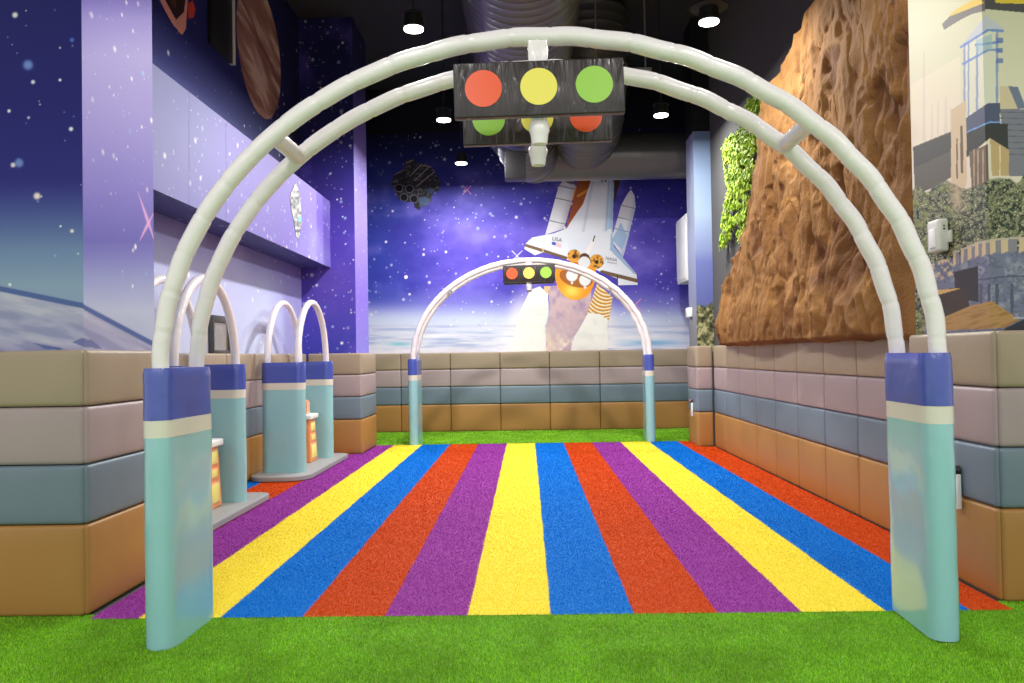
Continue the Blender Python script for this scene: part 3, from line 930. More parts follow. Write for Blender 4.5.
def moss():
    poly = [(757, 92), (762, 100), (760, 125), (757, 150), (754, 185), (749, 225), (745, 246), (741, 232), (739, 216), (735, 226), (730, 240), (723, 249), (724, 228), (728, 205), (731, 185), (727, 165), (726, 142), (733, 134), (741, 128), (746, 112), (752, 98)]
    r = np.random.default_rng(17)
    xs = r.uniform(720, 764, 26000); ys_ = r.uniform(90, 250, 26000)
    k = inpoly(xs, ys_, poly)
    gap = fbm(xs/3.2, ys_/5.0, 3, 5)
    k &= gap > 0.45
    xs, ys_ = xs[k], ys_[k]
    n = len(xs)
    v = np.empty((n, 4, 3)); cs = np.empty((n, 3))
    for i in range(n):
        q = at(xs[i], ys_[i], 0, (XR-0.035)*H)
        q = q + np.array([-(0.0+0.05*r.random()), 0, 0])
        a = r.uniform(-0.9, 0.9); L = r.uniform(0.03, 0.06); wd = r.uniform(0.008, 0.014)
        d = np.array([r.uniform(-0.5, 0.2), math.sin(a)*0.6, -math.cos(a)]); d /= np.linalg.norm(d)
        s = np.cross(d, np.array([r.uniform(-1, -0.3), r.uniform(-0.6, 0.6), 0.2])); s /= np.linalg.norm(s)
        v[i, 0] = q; v[i, 1] = q + d*L*0.5 + s*wd; v[i, 2] = q + d*L; v[i, 3] = q + d*L*0.5 - s*wd
        t = r.random()
        cs[i] = (104+76*t, 140+62*t, 28+34*t)
    o = np_mesh('hanging_moss', v.reshape(-1, 3), np.arange(n*4).reshape(-1, 4), np.repeat(cs, 4, 0), M['leaf'])
    return tag(o, 'bright green leafy moss hanging down the dark wall beside the rock', 'moss', kind='stuff')
moss()

# ------------------------------------------------------------------ printed artwork: shuttle, spaceship, planet, castle
YA = YB*H - 0.004
LW = [(592, 178), (583, 204), (574, 217), (567, 228), (554, 233), (532, 237.4), (525.4, 243.5), (524, 249), (535, 255.6), (543, 252.5), (566, 259.5), (575, 262), (590, 262), (612, 255), (613, 230), (614, 182), (611, 177)]
RWG = [(611, 228), (614, 246), (623, 257.5), (636.6, 273.5), (638, 285), (617.5, 285.5), (617.5, 279), (602, 273), (592, 268), (590, 240)]
SRBL = [(558.5, 186), (562, 181.5), (567, 179.5), (573, 181), (576.5, 187.5), (564, 229), (545, 235)]
SRBR = [(631, 189), (627, 194), (621, 205), (611, 240), (616, 248), (623, 257.5), (625, 252), (636, 207), (634.5, 195)]
TANK = [(578, 176), (594, 176), (586, 200), (569, 230), (566, 228), (572, 205)]
DOME = (575.5, 274, 20.5, 26)
RINGS = [(597, 283), (613, 297), (609, 321), (587, 314)]
RINGL = [(544, 286), (549.5, 286), (548, 297), (543, 295)]
PLL = [(530, 290), (540, 286), (548, 294), (549, 312), (545, 325), (546, 352), (510, 352), (516, 325), (521, 308)]
PLR = [(588, 313), (600, 314), (608, 320), (608, 352), (571, 352), (574, 338), (581, 326)]
SMK = [(548, 286), (560, 285), (592, 285), (590, 313), (580, 328), (572, 340), (571, 352), (546, 352), (546, 325), (550, 312)]
def shuttle_keep(px, py, U, V):
    k = np.zeros(px.shape, bool)
    for q in (LW, RWG, SRBL, SRBR, TANK, RINGS, RINGL, PLL, PLR, SMK): k |= inpoly(px, py, q)
    return k | disc(px, py, *DOME) | inpoly(px, py, [(614, 176), (622, 176), (618, 190), (614, 205)])
def shuttle_paint(px, py, U, V):
    c = flat(px, (96, 80, 186))
    over(c, inpoly(px, py, [(613, 176), (623, 176), (619, 190), (613, 206)]), (80, 50, 44))
    n = fbm(px/7, py/7, 4, 7); n2 = fbm(px/5, py/5, 3, 8)
    over(c, inpoly(px, py, SMK), (188, 164, 176))
    over(c, inpoly(px, py, SMK)*np.clip((n-0.45)*3, 0, 0.8), (208, 180, 178))
    over(c, inpoly(px, py, SMK)*np.clip((0.45-n)*3, 0, 0.7)*sstep(330, 300, py), (150, 124, 160))
    edge = inpoly(px, py, SMK)*sstep(318, 350, py)*np.clip((n2-0.35)*2.4, 0, 1)
    over(c, edge, (234, 222, 196))
    over(c, inpoly(px, py, SMK)*np.exp(-((px-551+3*n2)/3.0)**2)*sstep(325, 345, py)*0.5, (224, 204, 170))
    over(c, inpoly(px, py, TANK), (158, 82, 44))
    over(c, inpoly(px, py, TANK)*seg(px, py, (578, 196), (588, 190), 1.2), (214, 140, 50))
    # solid rocket boosters
    for q, a, b in ((SRBL, (552, 205), (572, 212)), (SRBR, (614, 225), (632, 230))):
        m = inpoly(px, py, q)
        ax = (px-a[0])*0.96+(py-a[1])*0.27
        over(c, m, (222, 222, 228))
        over(c, m*sstep(9, 20, ax), (164, 178, 206) if q is SRBR else (186, 186, 196))
    for y in (187, 200, 224): over(c, inpoly(px, py, SRBL)*(np.abs(py-y-(px-565)*0.22) < 0.5), (120, 120, 130))
    for y in (206, 219, 231): over(c, inpoly(px, py, SRBR)*(np.abs(py-y-(px-625)*0.25) < 0.45), (130, 135, 150))
    over(c, inpoly(px, py, SRBR)*inpoly(px, py, [(612, 240), (621, 222), (627, 236), (622, 250)])*0.7, (132, 170, 208))
    over(c, seg(px, py, (576, 189), (565.5, 228), 1.2)*inpoly(px, py, SRBL), (222, 150, 54))
    over(c, disc(px, py, 570, 181.5, 6, 2.4, 0.35)*inpoly(px, py, SRBL), (120, 112, 112))
    # orbiter
    m = inpoly(px, py, LW)
    over(c, m, (226, 230, 238))
    over(c, m*sstep(604, 614, px+(py-200)*0.08)*0.8, (150, 186, 222))
    over(c, m*np.exp(-((px-(593-(py-180)*0.19))/1.4)**2)*(py < 232)*0.5, (176, 184, 200))
    over(c, m*np.exp(-((px-(609-(py-180)*0.06))/0.8)**2)*0.5, (140, 150, 176))
    over(c, m*sstep(228, 262, py)*(px > 568)*0.35, (198, 212, 230))
    m = inpoly(px, py, RWG)
    over(c, m, (226, 230, 236))
    over(c, m*inpoly(px, py, [(611, 232), (616, 248), (626, 261), (637, 274), (634, 274), (618, 258), (610, 250)])*0.8, (140, 170, 206))
    for a, b, wd in (((525, 245), (566, 258), 1.6), ((602, 272), (638, 281), 1.9)):
        over(c, seg(px, py, a, b, wd)*shuttle_keep(px, py, U, V), (112, 88, 62))
    over(c, seg(px, py, (617.5, 276), (617.5, 285), 0.6), (60, 50, 50))
    over(c, seg(px, py, (542.5, 248), (543.5, 254), 0.6), (214, 190, 140))
    for x in (602, 605.5): over(c, disc(px, py, x, 181, 1.2, 0.9), (40, 40, 48))
    # flag
    over(c, inpoly(px, py, [(552, 241.5), (556, 242.5), (555.4, 245.5), (551.6, 244.5)]), (70, 90, 180))
    over(c, inpoly(px, py, [(556, 242.5), (561.5, 244), (561, 248), (555.3, 246)]), (226, 190, 200))
    # orange tank end, engines, boosters' glowing rings
    m = disc(px, py, *DOME) & (py > 262)
    over(c, m, (240, 150, 38))
    over(c, m*np.exp(-(((px-572)/9)**2+((py-291)/7)**2)), (255, 214, 92))
    over(c, m*sstep(268, 262, py)*0.6, (190, 90, 30))
    m = disc(px, py, 576, 278, 17, 9, 0.25)
    over(c, m*0.8, (150, 84, 40))
    for x, y, r in ((574, 256, 6.6), (596.6, 261.5, 7.2)):
        m = disc(px, py, x, y, r)
        over(c, m, (224, 160, 58)); over(c, m*np.clip((fbm(px/1.8, py/1.8, 2, 5)-0.5)*4, 0, 0.9), (110, 66, 26))
        over(c, disc(px, py, x, y+0.5, 2.0), (58, 36, 26))
    over(c, inpoly(px, py, [(594.2, 235), (595.4, 238), (589, 255), (583.5, 255)]), (238, 234, 228))
    over(c, seg(px, py, (594.6, 236), (593.2, 241), 0.6), (40, 40, 44))
    over(c, disc(px, py, 584.5, 258.5, 5.4), (92, 60, 34)); over(c, disc(px, py, 584.3, 262.5, 6), (226, 226, 226))
    for x, y in ((572, 275.5), (585, 280)):
        over(c, inpoly(px, py, [(x-2, y+4), (x+2, y+4), (x+0.6, y+9), (x-0.6, y+9)]), (226, 224, 220))
        over(c, disc(px, py, x, y, 6.2), (170, 160, 150)); over(c, disc(px, py, x, y, 5.6), (232, 232, 230))
    for q in (RINGS, RINGL):
        m = inpoly(px, py, q)
        dx_, dy_ = px-605, py-290
        ph = (dy_*0.95-dx_*0.30 + 0.035*(dx_*0.95+dy_*0.30)**2)/3.6
        over(c, m, (214, 150, 48)); over(c, m*(np.mod(ph, 1) < 0.45), (238, 226, 190)); over(c, m*(np.mod(ph, 1) > 0.86), (150, 96, 36))
    for q in (PLL, PLR):
        over(c, inpoly(px, py, q), (234, 232, 224))
        over(c, inpoly(px, py, q)*np.clip((n-0.55)*2, 0, 0.3), (214, 210, 206))
    return c
p = Panels()
o0 = at(505, 356, 1, YA); o1 = at(642, 170, 1, YA)
p.add((o0[0], YA, o0[2]), (1, 0, 0), (0, 0, 1), o1[0]-o0[0], o1[2]-o0[2], (0.0058, 0.0058), shuttle_paint, shuttle_keep)
shuttle = tag(p.build('shuttle_mural', M['print']), 'white space shuttle blasting off with orange boosters and smoke, printed on the back wall', 'mural')
def lettering(text, px, py, size, rot, parent, shear=0):
    cu = bpy.data.curves.new('lettering', 'FONT')
    cu.body = text; cu.size = size; cu.extrude = 0.0008; cu.align_x = 'CENTER'; cu.align_y = 'CENTER'; cu.shear = shear
    tmp = bpy.data.objects.new('lettering_curve', cu)
    C.objects.link(tmp)
    dg = bpy.context.evaluated_depsgraph_get()
    me = bpy.data.meshes.new_from_object(tmp.evaluated_get(dg))
    bpy.data.objects.remove(tmp)
    me.materials.clear(); me.materials.append(M['ink'])
    o = bpy.data.objects.new('lettering', me)
    C.objects.link(o)
    q = at(px, py, 1, YA-0.003)
    o.location = q; o.rotation_euler = (PI/2, -rot, 0)
    o.parent = parent
    return o
lettering('USA', 557, 239.6, 0.085, -0.22, shuttle)
lettering('NASA', 611, 259.2, 0.07, -0.2, shuttle, 0.2)
lettering('Discovery', 612, 262.8, 0.036, -0.2, shuttle, 0.2)

SHIP = [(398, 172), (404, 168), (405, 160), (412, 158), (418, 163), (424, 163), (432, 167), (437, 175), (441, 181), (440, 190), (433, 194), (431, 202), (427, 206), (421, 207), (420, 211), (415, 208), (413, 202), (404, 202), (398, 199), (395, 191), (391, 184), (394, 175)]
def ship_paint(px, py, U, V):
    c = flat(px, (50, 50, 56))
    n = fbm(px/2.0, py/2.0, 3, 15)
    over(c, np.clip((n-0.52)*4, 0, 0.9), (106, 104, 108))
    for a, b in (((410, 176), (421, 165)), ((414, 181), (430, 166)), ((417, 186), (434, 172)), ((421, 165), (431, 167)), ((394, 175), (402, 171)), ((406, 163), (413, 160))):
        over(c, seg(px, py, a, b, 0.5), (150, 142, 132))
    for x, y in ((399, 188), (409.5, 189), (404, 197.5), (414, 199)):
        over(c, disc(px, py, x, y, 4.2), (120, 120, 126)); over(c, disc(px, py, x, y, 3.5), (28, 28, 34))
    over(c, disc(px, py, 424, 201, 5.5, 4.5)*0.8, (92, 116, 160)); over(c, disc(px, py, 431, 191, 4, 3)*0.6, (70, 96, 150))
    return c
p = Panels()
o0 = at(388, 214, 1, YA); o1 = at(444, 155, 1, YA)
p.add((o0[0], YA, o0[2]), (1, 0, 0), (0, 0, 1), o1[0]-o0[0], o1[2]-o0[2], (0.0058, 0.0058), ship_paint, lambda a, b, U, V: inpoly(a, b, SHIP))
tag(p.build('spaceship_mural', M['print']), 'dark spaceship with round engine nozzles printed on the upper left of the back wall', 'mural')

# banded planet on the upper bay wall
XA = XBAY*H + 0.004
def planet():
    yc, zc, r = 7.12*H, (1+2.78)*H, 0.60*H
    p = Panels()
    def pp(px, py, U, V):
        u = (U-r)/r; v = (V-r)/r
        band = v*0.9+u*0.27 + 0.10*fbm(u*3, v*3, 4, 5)
        s = fbm(u*1.2, band*7, 4, 23)
        c = flat(px, (158, 116, 104))
        over(c, np.clip((s-0.48)*5, 0, 1), (204, 178, 162))
        over(c, np.clip((0.44-s)*5, 0, 1), (122, 82, 72))
        return c
    p.add((XA, yc-r, zc-r), (0, 1, 0), (0, 0, 1), 2*r, 2*r, (0.012, 0.012), pp, lambda a, b, U, V: (((U-r)**2+(V-r)**2) < r*r))
    return p.build('planet_mural', M['print'])
tag(planet(), 'brown banded planet printed high on the left bay wall', 'mural')
def pod():
    q = [at(x, y, 0, XA) for x, y in ((157, -30), (185, 38), (190, -30), (196, 22))]
    p = Panels()
    B = [(150, -60), (158, -2), (172, 24), (182, 36), (186, 30), (188, 0), (190, -60)]
    R = [(188, 2), (193, 0), (196, 10), (194, 18), (188, 20)]
    def pp(px, py, U, V):
        c = flat(px, (226, 158, 150))
        over(c, inpoly(px, py, [(160, -60), (165, 0), (176, 20), (184, 12), (187, -10), (187, -60)]), (52, 30, 34))
        over(c, inpoly(px, py, [(166, -60), (170, 2), (176, 10), (174, -60)])*0.6, (120, 70, 66))
        over(c, inpoly(px, py, R), (206, 74, 56))
        return c
    y0, y1 = XA*-1*800/(527-150), XA*-1*800/(527-198)
    p.add((XA, y0, 3.05*H), (0, 1, 0), (0, 0, 1), y1-y0, 1.2*H, (0.007, 0.01), pp, lambda a, b, U, V: inpoly(a, b, B) | inpoly(a, b, R))
    return p.build('pod_mural', M['print'])
tag(pod(), 'pink pointed space pod printed on the upper left wall near the pillar', 'mural')
def robot():
    XP = XS*H + 0.004
    B = [(294, 185), (297, 182), (299, 192), (301, 206), (302, 222), (299, 240), (296, 236), (294, 222), (291, 208), (290, 196)]
    p = Panels()
    def pp(px, py, U, V):
        c = flat(px, (150, 154, 152))
        n = fbm(px/2, py/3, 3, 5)
        over(c, np.clip((n-0.5)*5, 0, 1), (206, 206, 196)); over(c, np.clip((0.45-n)*5, 0, 1), (96, 104, 112))
        over(c, disc(px, py, 300, 219, 1.4, 3), (120, 196, 214))
        return c
    y0, y1 = -XP*800/(527-288), -XP*800/(527-304)
    p.add((XP, y0, 1.95*H), (0, 1, 0), (0, 0, 1), y1-y0, 0.7*H, (0.008, 0.006), pp, lambda a, b, U, V: inpoly(a, b, B))
    return p.build('robot_mural', M['print'])
tag(robot(), 'small grey robot figure printed on the lavender soffit', 'mural')

def castle_paint(px, py, U, V):
    c = ramp(py, [(-250, (226, 222, 200)), (0, (202, 199, 168)), (60, (212, 208, 178)), (130, (224, 213, 192)), (180, (220, 207, 188))])
    n = fbm(px/3.0, py/3.0, 4, 3); n1 = fbm(px/9, py/9, 3, 4); f = vnoise(px/1.1, py/1.1, 9)
    P = lambda q, rgb, a=1.0: over(c, inpoly(px, py, q)*a, rgb)
    S = lambda a, b, w_, rgb, k=1.0: over(c, seg(px, py, a, b, w_)*k, rgb)
    # hazy far spires
    for x, y0, wd in ((924, 52, 1.8), (932, 105, 1.5), (938, 100, 1.4), (946, 97, 2.4), (951, 108, 2)):
        P([(x-wd, 150), (x-wd*0.5, y0), (x+wd*0.5, y0), (x+wd, 150)], (206, 190, 176), 0.75)
    P([(912, 84), (960, 56), (960, 150), (912, 150)], (238, 222, 198), 0.35)
    # floating barge
    P([(942, 24), (950, 16), (985, -3), (985, 11), (972, 14), (960, 20), (944, 30)], (118, 112, 108))
    P([(985, -3), (1040, -3), (1040, 14), (985, 9)], (76, 74, 74))
    P([(948, 17), (956, 9), (978, -3), (984, 3), (956, 14)], (222, 186, 88)); P([(994, -2), (1030, -2), (1030, 4), (996, 3)], (214, 186, 60))
    # tall tower
    P([(961, 46), (986, 15), (1003, 28), (1003, 33), (988, 30), (963, 48)], (192, 194, 200))
    P([(963, 48), (988, 31), (998, 33), (998, 125), (966, 125)], (216, 214, 194), 0.9)
    for x0, wd in ((964.5, 1.0), (968.5, 0.8), (977, 1.1), (997, 1.2)):
        S((x0, 44 if x0 < 980 else 30), (x0, 120), wd, (128, 146, 186), 0.85)
    for a, b in (((961, 47), (988, 30)), ((988, 30), (1003, 31)), ((963, 64), (988, 50)), ((988, 50), (1000, 50)), ((976, 45), (1000, 42))):
        S(a, b, 1.2, (104, 134, 194), 0.85)
    for y in (42, 52, 62): P([(996, y-4), (1003, y-4), (1003, y+1), (996, y+1)], (96, 116, 170), 0.8)
    P([(976, 40), (992, 34), (992, 50), (976, 53)], (150, 182, 200), 0.6)
    # lower keep and roofs
    P([(966, 118), (988, 103), (1000, 103), (1000, 125), (966, 138)], (82, 88, 112))
    P([(1000, 86), (1008, 86), (1020, 109), (1000, 109)], (206, 190, 156)); P([(1008, 86), (1018, 87), (1026, 108), (1018, 109)], (110, 120, 140))
    P([(1000, 109), (1040, 109), (1040, 176), (1008, 176)], (124, 124, 134))
    for k in range(8): S((1000, 112+k*6), (1040, 113+k*6), 0.5, (92, 94, 108), 0.8)
    P([(966, 132), (988, 122), (1008, 124), (1008, 160), (990, 138), (966, 158)], (58, 60, 58)); S((967, 132), (990, 122), 0.7, (120, 160, 214)); S((990, 122), (1001, 122), 0.7, (120, 160, 214))
    P([(913, 147), (952, 131), (953, 176), (940, 184), (915, 196)], (96, 92, 84))
    P([(913, 148), (953, 132), (953, 150), (914, 168)], (72, 72, 70), 0.8)
    # tan tower with two slits
    P([(951, 110), (966, 100), (967, 180), (961, 208), (951, 205)], (208, 184, 152)); S((957, 139), (957, 178), 0.7, (96, 80, 66)); S((961.5, 127), (962, 172), 1.4, (112, 94, 78))
    P([(969, 152), (988, 144), (989, 182), (972, 190)], (112, 96, 82)); 
    for x in (974, 978, 983): S((x, 150), (x, 185), 0.7, (184, 156, 124), 0.9)
    P([(990, 138), (1009, 150), (1009, 176), (992, 176)], (188, 162, 116)); S((1000, 146), (1000, 176), 0.6, (226, 206, 166))
    # bushes
    bl = 186 + 10*vnoise(px/9, px*0, 31) - 6*np.exp(-((px-945)/14)**2) - 12*sstep(965, 990, px)
    m = sstep(-2, 2, py-bl)
    over(c, m, (88, 94, 74))
    over(c, m*np.clip((n-0.48)*6, 0, 1), (132, 134, 102)); over(c, m*np.clip((0.46-n)*7, 0, 1), (42, 52, 44))
    over(c, m*(f > 0.8)*0.8, (206, 196, 158)); over(c, m*(f < 0.16)*0.8, (40, 48, 38))
    over(c, m*np.clip((n1-0.55)*4, 0, 0.6)*(px < 960), (140, 146, 82))
    over(c, sstep(-2, 2, py-bl)*sstep(222, 200, py)*np.exp(-((px-957)/6)**2)*0.8, (196, 170, 140))
    # stone rampart
    W = [(925, 265), (954, 258), (960, 255), (986, 254), (1000, 252), (1040, 248), (1040, 335), (925, 335)]
    m = inpoly(px, py, W)
    over(c, m, (112, 117, 140)); over(c, m*np.clip((n1-0.5)*4, 0, 0.8), (150, 152, 164)); over(c, m*np.clip((0.46-n)*5, 0, 0.7), (92, 96, 116))
    for x, y, wd in ((956, 252, 3), (964, 249, 3), (972, 246, 4.6), (979, 243, 4), (986, 242, 4), (996, 240, 6), (1009, 239, 8), (1026, 238, 7)):
        P([(x-wd, y), (x+wd, y-1), (x+wd, y+12), (x-wd, y+15)], (134, 130, 138)); P([(x-wd, y), (x-wd*0.1, y-0.5), (x-wd*0.1, y+12), (x-wd, y+15)], (204, 180, 146)); S((x-wd, y), (x+wd, y-1), 1.0, (186, 174, 156))
    for x in (981, 989, 997, 1012): S((x, 285), (x, 312), 1.6, (84, 88, 106)); 
    S((978, 280), (1010, 276), 0.8, (84, 88, 106)); S((1010, 276), (1040, 277), 0.8, (84, 88, 106))
    over(c, inpoly(px, py, [(927, 262), (953, 258), (953, 275), (928, 285)])*np.clip((n-0.45)*5, 0, 1), (204, 176, 140))
    P([(954, 272), (978, 266), (979, 302), (964, 300), (955, 290)], (60, 56, 60))
    P([(936, 292), (962, 286), (968, 298), (970, 308), (940, 318)], (66, 56, 50)); P([(937, 290), (962, 288), (938, 295)], (206, 166, 100))
    P([(940, 319), (970, 306), (992, 301), (1020, 320), (1004, 328), (940, 331)], (172, 134, 84))
    over(c, inpoly(px, py, [(940, 322), (970, 309), (992, 303), (1020, 320), (1004, 328), (940, 331)])*np.clip((fbm(px/16, (py+px*0.3)/2, 3, 61)-0.5)*3, 0, 0.6), (132, 96, 56))
    P([(1004, 329), (1022, 320), (1040, 322), (1040, 335), (1000, 335)], (52, 54, 60)); S((1014, 318), (1040, 318), 0.8, (170, 178, 186))
    return c
p = Panels()
q0, q1 = XRN*H-0.004, YRN0*H-0.004
zl, zh = PADTOP*H+0.002, 2.55*H
p.add((q0, q1, zl), (1, 0, 0), (0, 0, 1), 0.22*H, zh-zl, (0.0032, 0.0032), castle_paint)
p.add((q0+0.22*H, q1, zl), (1, 0, 0), (0, 0, 1), 0.7*H, zh-zl, (0.012, 0.012), castle_paint)
p.add((q0, q1, zl), (0, 1, 0), (0, 0, 1), (YRN1-YRN0)*H+0.004, zh-zl, (0.0045, 0.0032), castle_paint)
p.add((q0, q1, zh), (1, 0, 0), (0, 0, 1), 0.92*H, CEIL-zh, (0.02, 0.02), castle_paint)
p.add((q0, q1, zh), (0, 1, 0), (0, 0, 1), (YRN1-YRN0)*H+0.004, CEIL-zh, (0.02, 0.02), castle_paint)
tag(p.build('castle_mural', M['print']), 'printed castle scene with pale tower, bushes and rampart on the near right pillar', 'mural')

# ------------------------------------------------------------------ fittings on the walls
# white alarm unit on the castle print
t = empty('alarm_unit', (XRN*H-0.006, 3.58*H, 1.498*H), 'white wall alarm unit on the castle print of the right pillar', 'alarm')
bm = bmesh.new(); rbox(bm, -0.03, 0, 0, 0.055, 0.12, 0.165, 0.014, 4); obj('housing', bm, M['offwhite'], t)
bm = bmesh.new(); rbox(bm, -0.058, 0.0, -0.012, 0.014, 0.055, 0.10, 0.006, 3); obj('lens', bm, M['white'], t)
bm = bmesh.new(); rbox(bm, -0.03, -0.061, 0.03, 0.008, 0.004, 0.01, 0.001, 1); rbox(bm, -0.03, -0.061, 0.045, 0.008, 0.004, 0.008, 0.001, 1); obj('button', bm, M['dark'], t)
bm = bmesh.new(); rbox(bm, -0.007, -0.01, -0.01, 0.014, 0.15, 0.06, 0.003, 2); obj('bracket', bm, M['offwhite'], t)
# small white unit on the far pillar
q = at(691.5, 312.5, 0, XRF*H)
t = empty('sensor_unit', (XRF*H-0.001, q[1], q[2]), 'tiny white sensor on the far right pillar above the padding', 'sensor')
bm = bmesh.new(); rbox(bm, -0.03, 0, 0, 0.06, 0.16, 0.12, 0.012, 3); obj('housing', bm, M['white'], t)
bm = bmesh.new(); rbox(bm, -0.06, 0, -0.01, 0.01, 0.08, 0.05, 0.004, 2); obj('lens', bm, M['offwhite'], t)
# white cabinet beyond the far right pillar
t = empty('wall_cabinet', (2.3*H, 9.85*H, 1.86*H), 'white wall cabinet sticking out beyond the far right pillar', 'cabinet')
bm = bmesh.new(); rbox(bm, -0.19*H, 0, 0.40*H, 0.38*H, 0.62*H, 0.80*H, 0.012, 2); obj('case', bm, M['white'], t)
bm = bmesh.new(); rbox(bm, -0.385*H, 0, 0.40*H, 0.014, 0.56*H, 0.74*H, 0.006, 2); obj('door', bm, M['white'], t)
# slim white tags on the padding
def hang_tag(px, py0, py1, xf, label):
    a, b = at(px, py0, 0, xf), at(px, py1, 0, xf)
    hh = a[2]-b[2]
    t = empty('hanging_tag', (xf, a[1], b[2]), label, 'tag', 'slim white tags on the right padding')
    bm = bmesh.new(); rbox(bm, -0.012, 0, hh*0.4, 0.022, 0.05, hh*0.8, 0.004, 2); obj('plate', bm, M['white'], t)
    bm = bmesh.new(); cyl(bm, (-0.001, 0, hh*0.88), (-0.03, 0, hh*0.88), 0.026, 0.02, 20); rbox(bm, -0.012, 0, hh*0.8, 0.016, 0.02, hh*0.08, 0.003, 1); obj('clip', bm, M['dark'], t)
    bm = bmesh.new(); rbox(bm, -0.034, -0.004, hh*0.92, 0.014, 0.024, 0.026, 0.005, 2); obj('tab', bm, M['pink'], t)
hang_tag(958.5, 465, 508, 1.84*H-0.010, 'slim white tag with dark clip on padding beside the large arch post')
hang_tag(692.8, 399, 416, 1.79*H-0.008, 'slim white tag with dark clip on the far right pillar padding')
# dark glazed panel on the bay wall
t = empty('glass_panel', (XBAY*H, 6.05*H, 1.0*H), 'dark framed glass panel on the left bay wall behind the near hoop gate', 'glass panel')
bm = bmesh.new()
w_, hh, d_ = 0.34*H, 0.335*H, 0.05
for (cy, cz, sy, sz) in ((-w_/2+0.0125, hh/2, 0.025, hh), (w_/2-0.0125, hh/2, 0.025, hh), (0, hh-0.03, w_-0.06, 0.06), (0, 0.07, w_-0.06, 0.03)):
    rbox(bm, d_/2, cy, cz, d_, sy, sz, 0.006, 2)
obj('frame', bm, M['frame'], t)
bm = bmesh.new(); rbox(bm, 0.022, 0, hh/2+0.02, 0.02, w_-0.04, hh-0.06, 0.003, 1); obj('glass', bm, M['screen'], t)
# tall black panel high on the bay wall
t = empty('black_wall_panel', (XBAY*H, 6.14*H, 3.38*H), 'tall black panel with pale edge strip high on the left wall beside the planet', 'panel')
bm = bmesh.new(); rbox(bm, 0.02, 0, 0.5*H, 0.04, 0.42*H, 1.0*H, 0.004, 2); obj('panel', bm, M['dark'], t)
bm = bmesh.new(); rbox(bm, 0.024, 0.232*H, 0.5*H, 0.048, 0.045*H, 1.0*H, 0.004, 2); obj('edge_strip', bm, M['offwhite'], t)

# ------------------------------------------------------------------ ceiling: lamps and ducts
def pendant(x, y, label):
    t = empty('pendant_lamp', (x*H, y*H, LAMP_Z), label, 'ceiling lamp', 'ceiling lamps')
    bm = bmesh.new(); cyl(bm, (0, 0, 0.012), (0, 0, 0.12), 0.085, 0.075, 28); obj('housing', bm, M['dark'], t, angle=30)
    bm = bmesh.new(); cyl(bm, (0, 0, 0.0), (0, 0, 0.02), 0.078, None, 28); obj('diffuser', bm, M['glow'], t, angle=30)
    bm = bmesh.new(); cyl(bm, (0, 0, 0.12), (0, 0, 0.135), 0.15 if x > 0 and y < 6 else 0.09, 0.14 if x > 0 and y < 6 else 0.08, 32); obj('dish', bm, M['black_paint'], t, angle=30)
    bm = bmesh.new(); cyl(bm, (0, 0, 0.135), (0, 0, CEIL-LAMP_Z), 0.01, None, 10); obj('rod', bm, M['black_paint'], t)
    lamp_light(x*H, y*H, LAMP_Z-0.012, LAMP_ROWS[y])
pendant(-0.76, 5.58, 'glowing ceiling lamp above the arch, left of the traffic lights, nearest on that side')
pendant(1.31, 5.58, 'glowing ceiling lamp above the arch near the top of the brown rock')
pendant(-0.775, 7.76, 'glowing ceiling lamp seen just below the arch, beside the red signal disc')
pendant(1.34, 7.76, 'glowing ceiling lamp near the dark duct and the light blue pillar')
pendant(-0.75, 9.53, 'glowing ceiling lamp farthest back, above the pale part of the star mural')

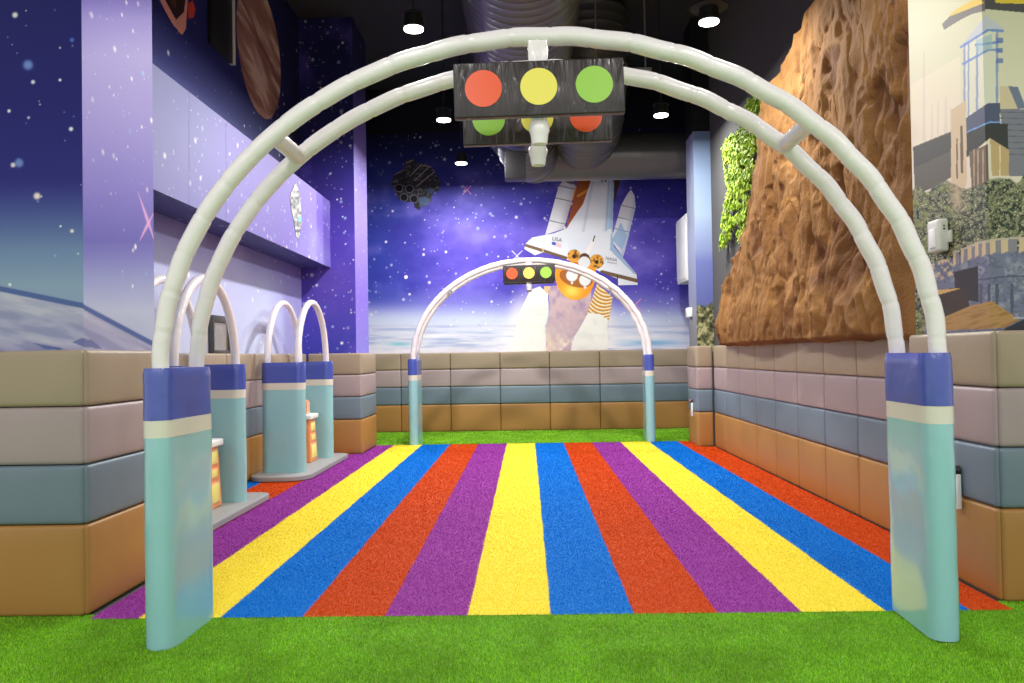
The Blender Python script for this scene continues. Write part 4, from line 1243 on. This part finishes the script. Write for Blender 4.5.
def duct_line(bm, pts, r, n=40, rib=0.11*H, bump=0.018):
    out, rad = [], []
    s = 0; nxt = 0.0
    P = [Vector(q) for q in pts]
    for i in range(len(P)-1):
        L = (P[i+1]-P[i]).length; k = max(1, int(L/0.02))
        for j in range(k):
            out.append(P[i].lerp(P[i+1], j/k)); s += L/k
            u = (s % rib)/rib
            rad.append(r*(1 + bump*math.exp(-((u-0.5)/0.10)**2)))
    out.append(P[-1]); rad.append(r)
    sweep(bm, out, rad, n)
t = empty('ceiling_duct', (0, 5.0*H, 3.0*H), 'dark ribbed air duct running overhead and turning along the back wall', 'air duct')
def dl(name, pts, r, m, **k):
    bm = bmesh.new(); duct_line(bm, [((x)*H, (y-5.0)*H, (z-3.0)*H) for x, y, z in pts], r*H, **k); return obj(name, bm, m, t)
dl('main_run', [(0.0, -2.0, 3.63), (0.0, 9.25, 3.63)], 0.43, M['duct'])
el = [(0.0, 9.25-0.0, 3.63)]
dl('cross_run', [(-0.05, 9.32, 3.30), (2.05, 9.32, 3.30)], 0.27, M['duct'], rib=0.4*H, bump=0.012)
dl('left_drop', [(0.0, 8.75, 3.48), (0.02, 8.95, 3.40), (0.06, 9.12, 3.33), (0.15, 9.3, 3.33)], 0.33, M['duct'], rib=0.1*H, bump=0.03)
up = [(0.70, 7.9+0.62*math.sin(a*PI/24)*1.0, 3.60+0.75*(1-0) - 0.75*math.sin(a*PI/24) + 0.0) for a in range(0, 13)]
dl('riser_elbow', [(0.70, 8.3, 4.55), (0.70, 8.3, 4.2), (0.70, 8.36, 3.95), (0.70, 8.52, 3.75), (0.70, 8.75, 3.62), (0.70, 9.2, 3.5)], 0.40, M['duct'], rib=0.1*H, bump=0.03)
bm = bmesh.new(); rbox(bm, -0.09*H, 3.45*H, -0.0*H, 0.22*H, 0.2*H, 0.29*H, 0.01, 2); obj('damper_box', bm, M['duct_rib'], t)
t2 = empty('duct_hanger', (0.85*H, 6.8*H, 3.0*H), 'thin grey hanger frame beside the overhead duct', 'hanger')
for x in (-0.22, 0.2):
    bm = bmesh.new(); cyl(bm, (x*H, 0, 0.42*H), (x*H, 0, CEIL-3.0*H), 0.008, None, 8); obj('rod', bm, M['grey'], t2)
bm = bmesh.new(); rbox(bm, 0, 0, 0.42*H, 0.5*H, 0.03, 0.03, 0.004, 1); obj('crossbar', bm, M['grey'], t2)
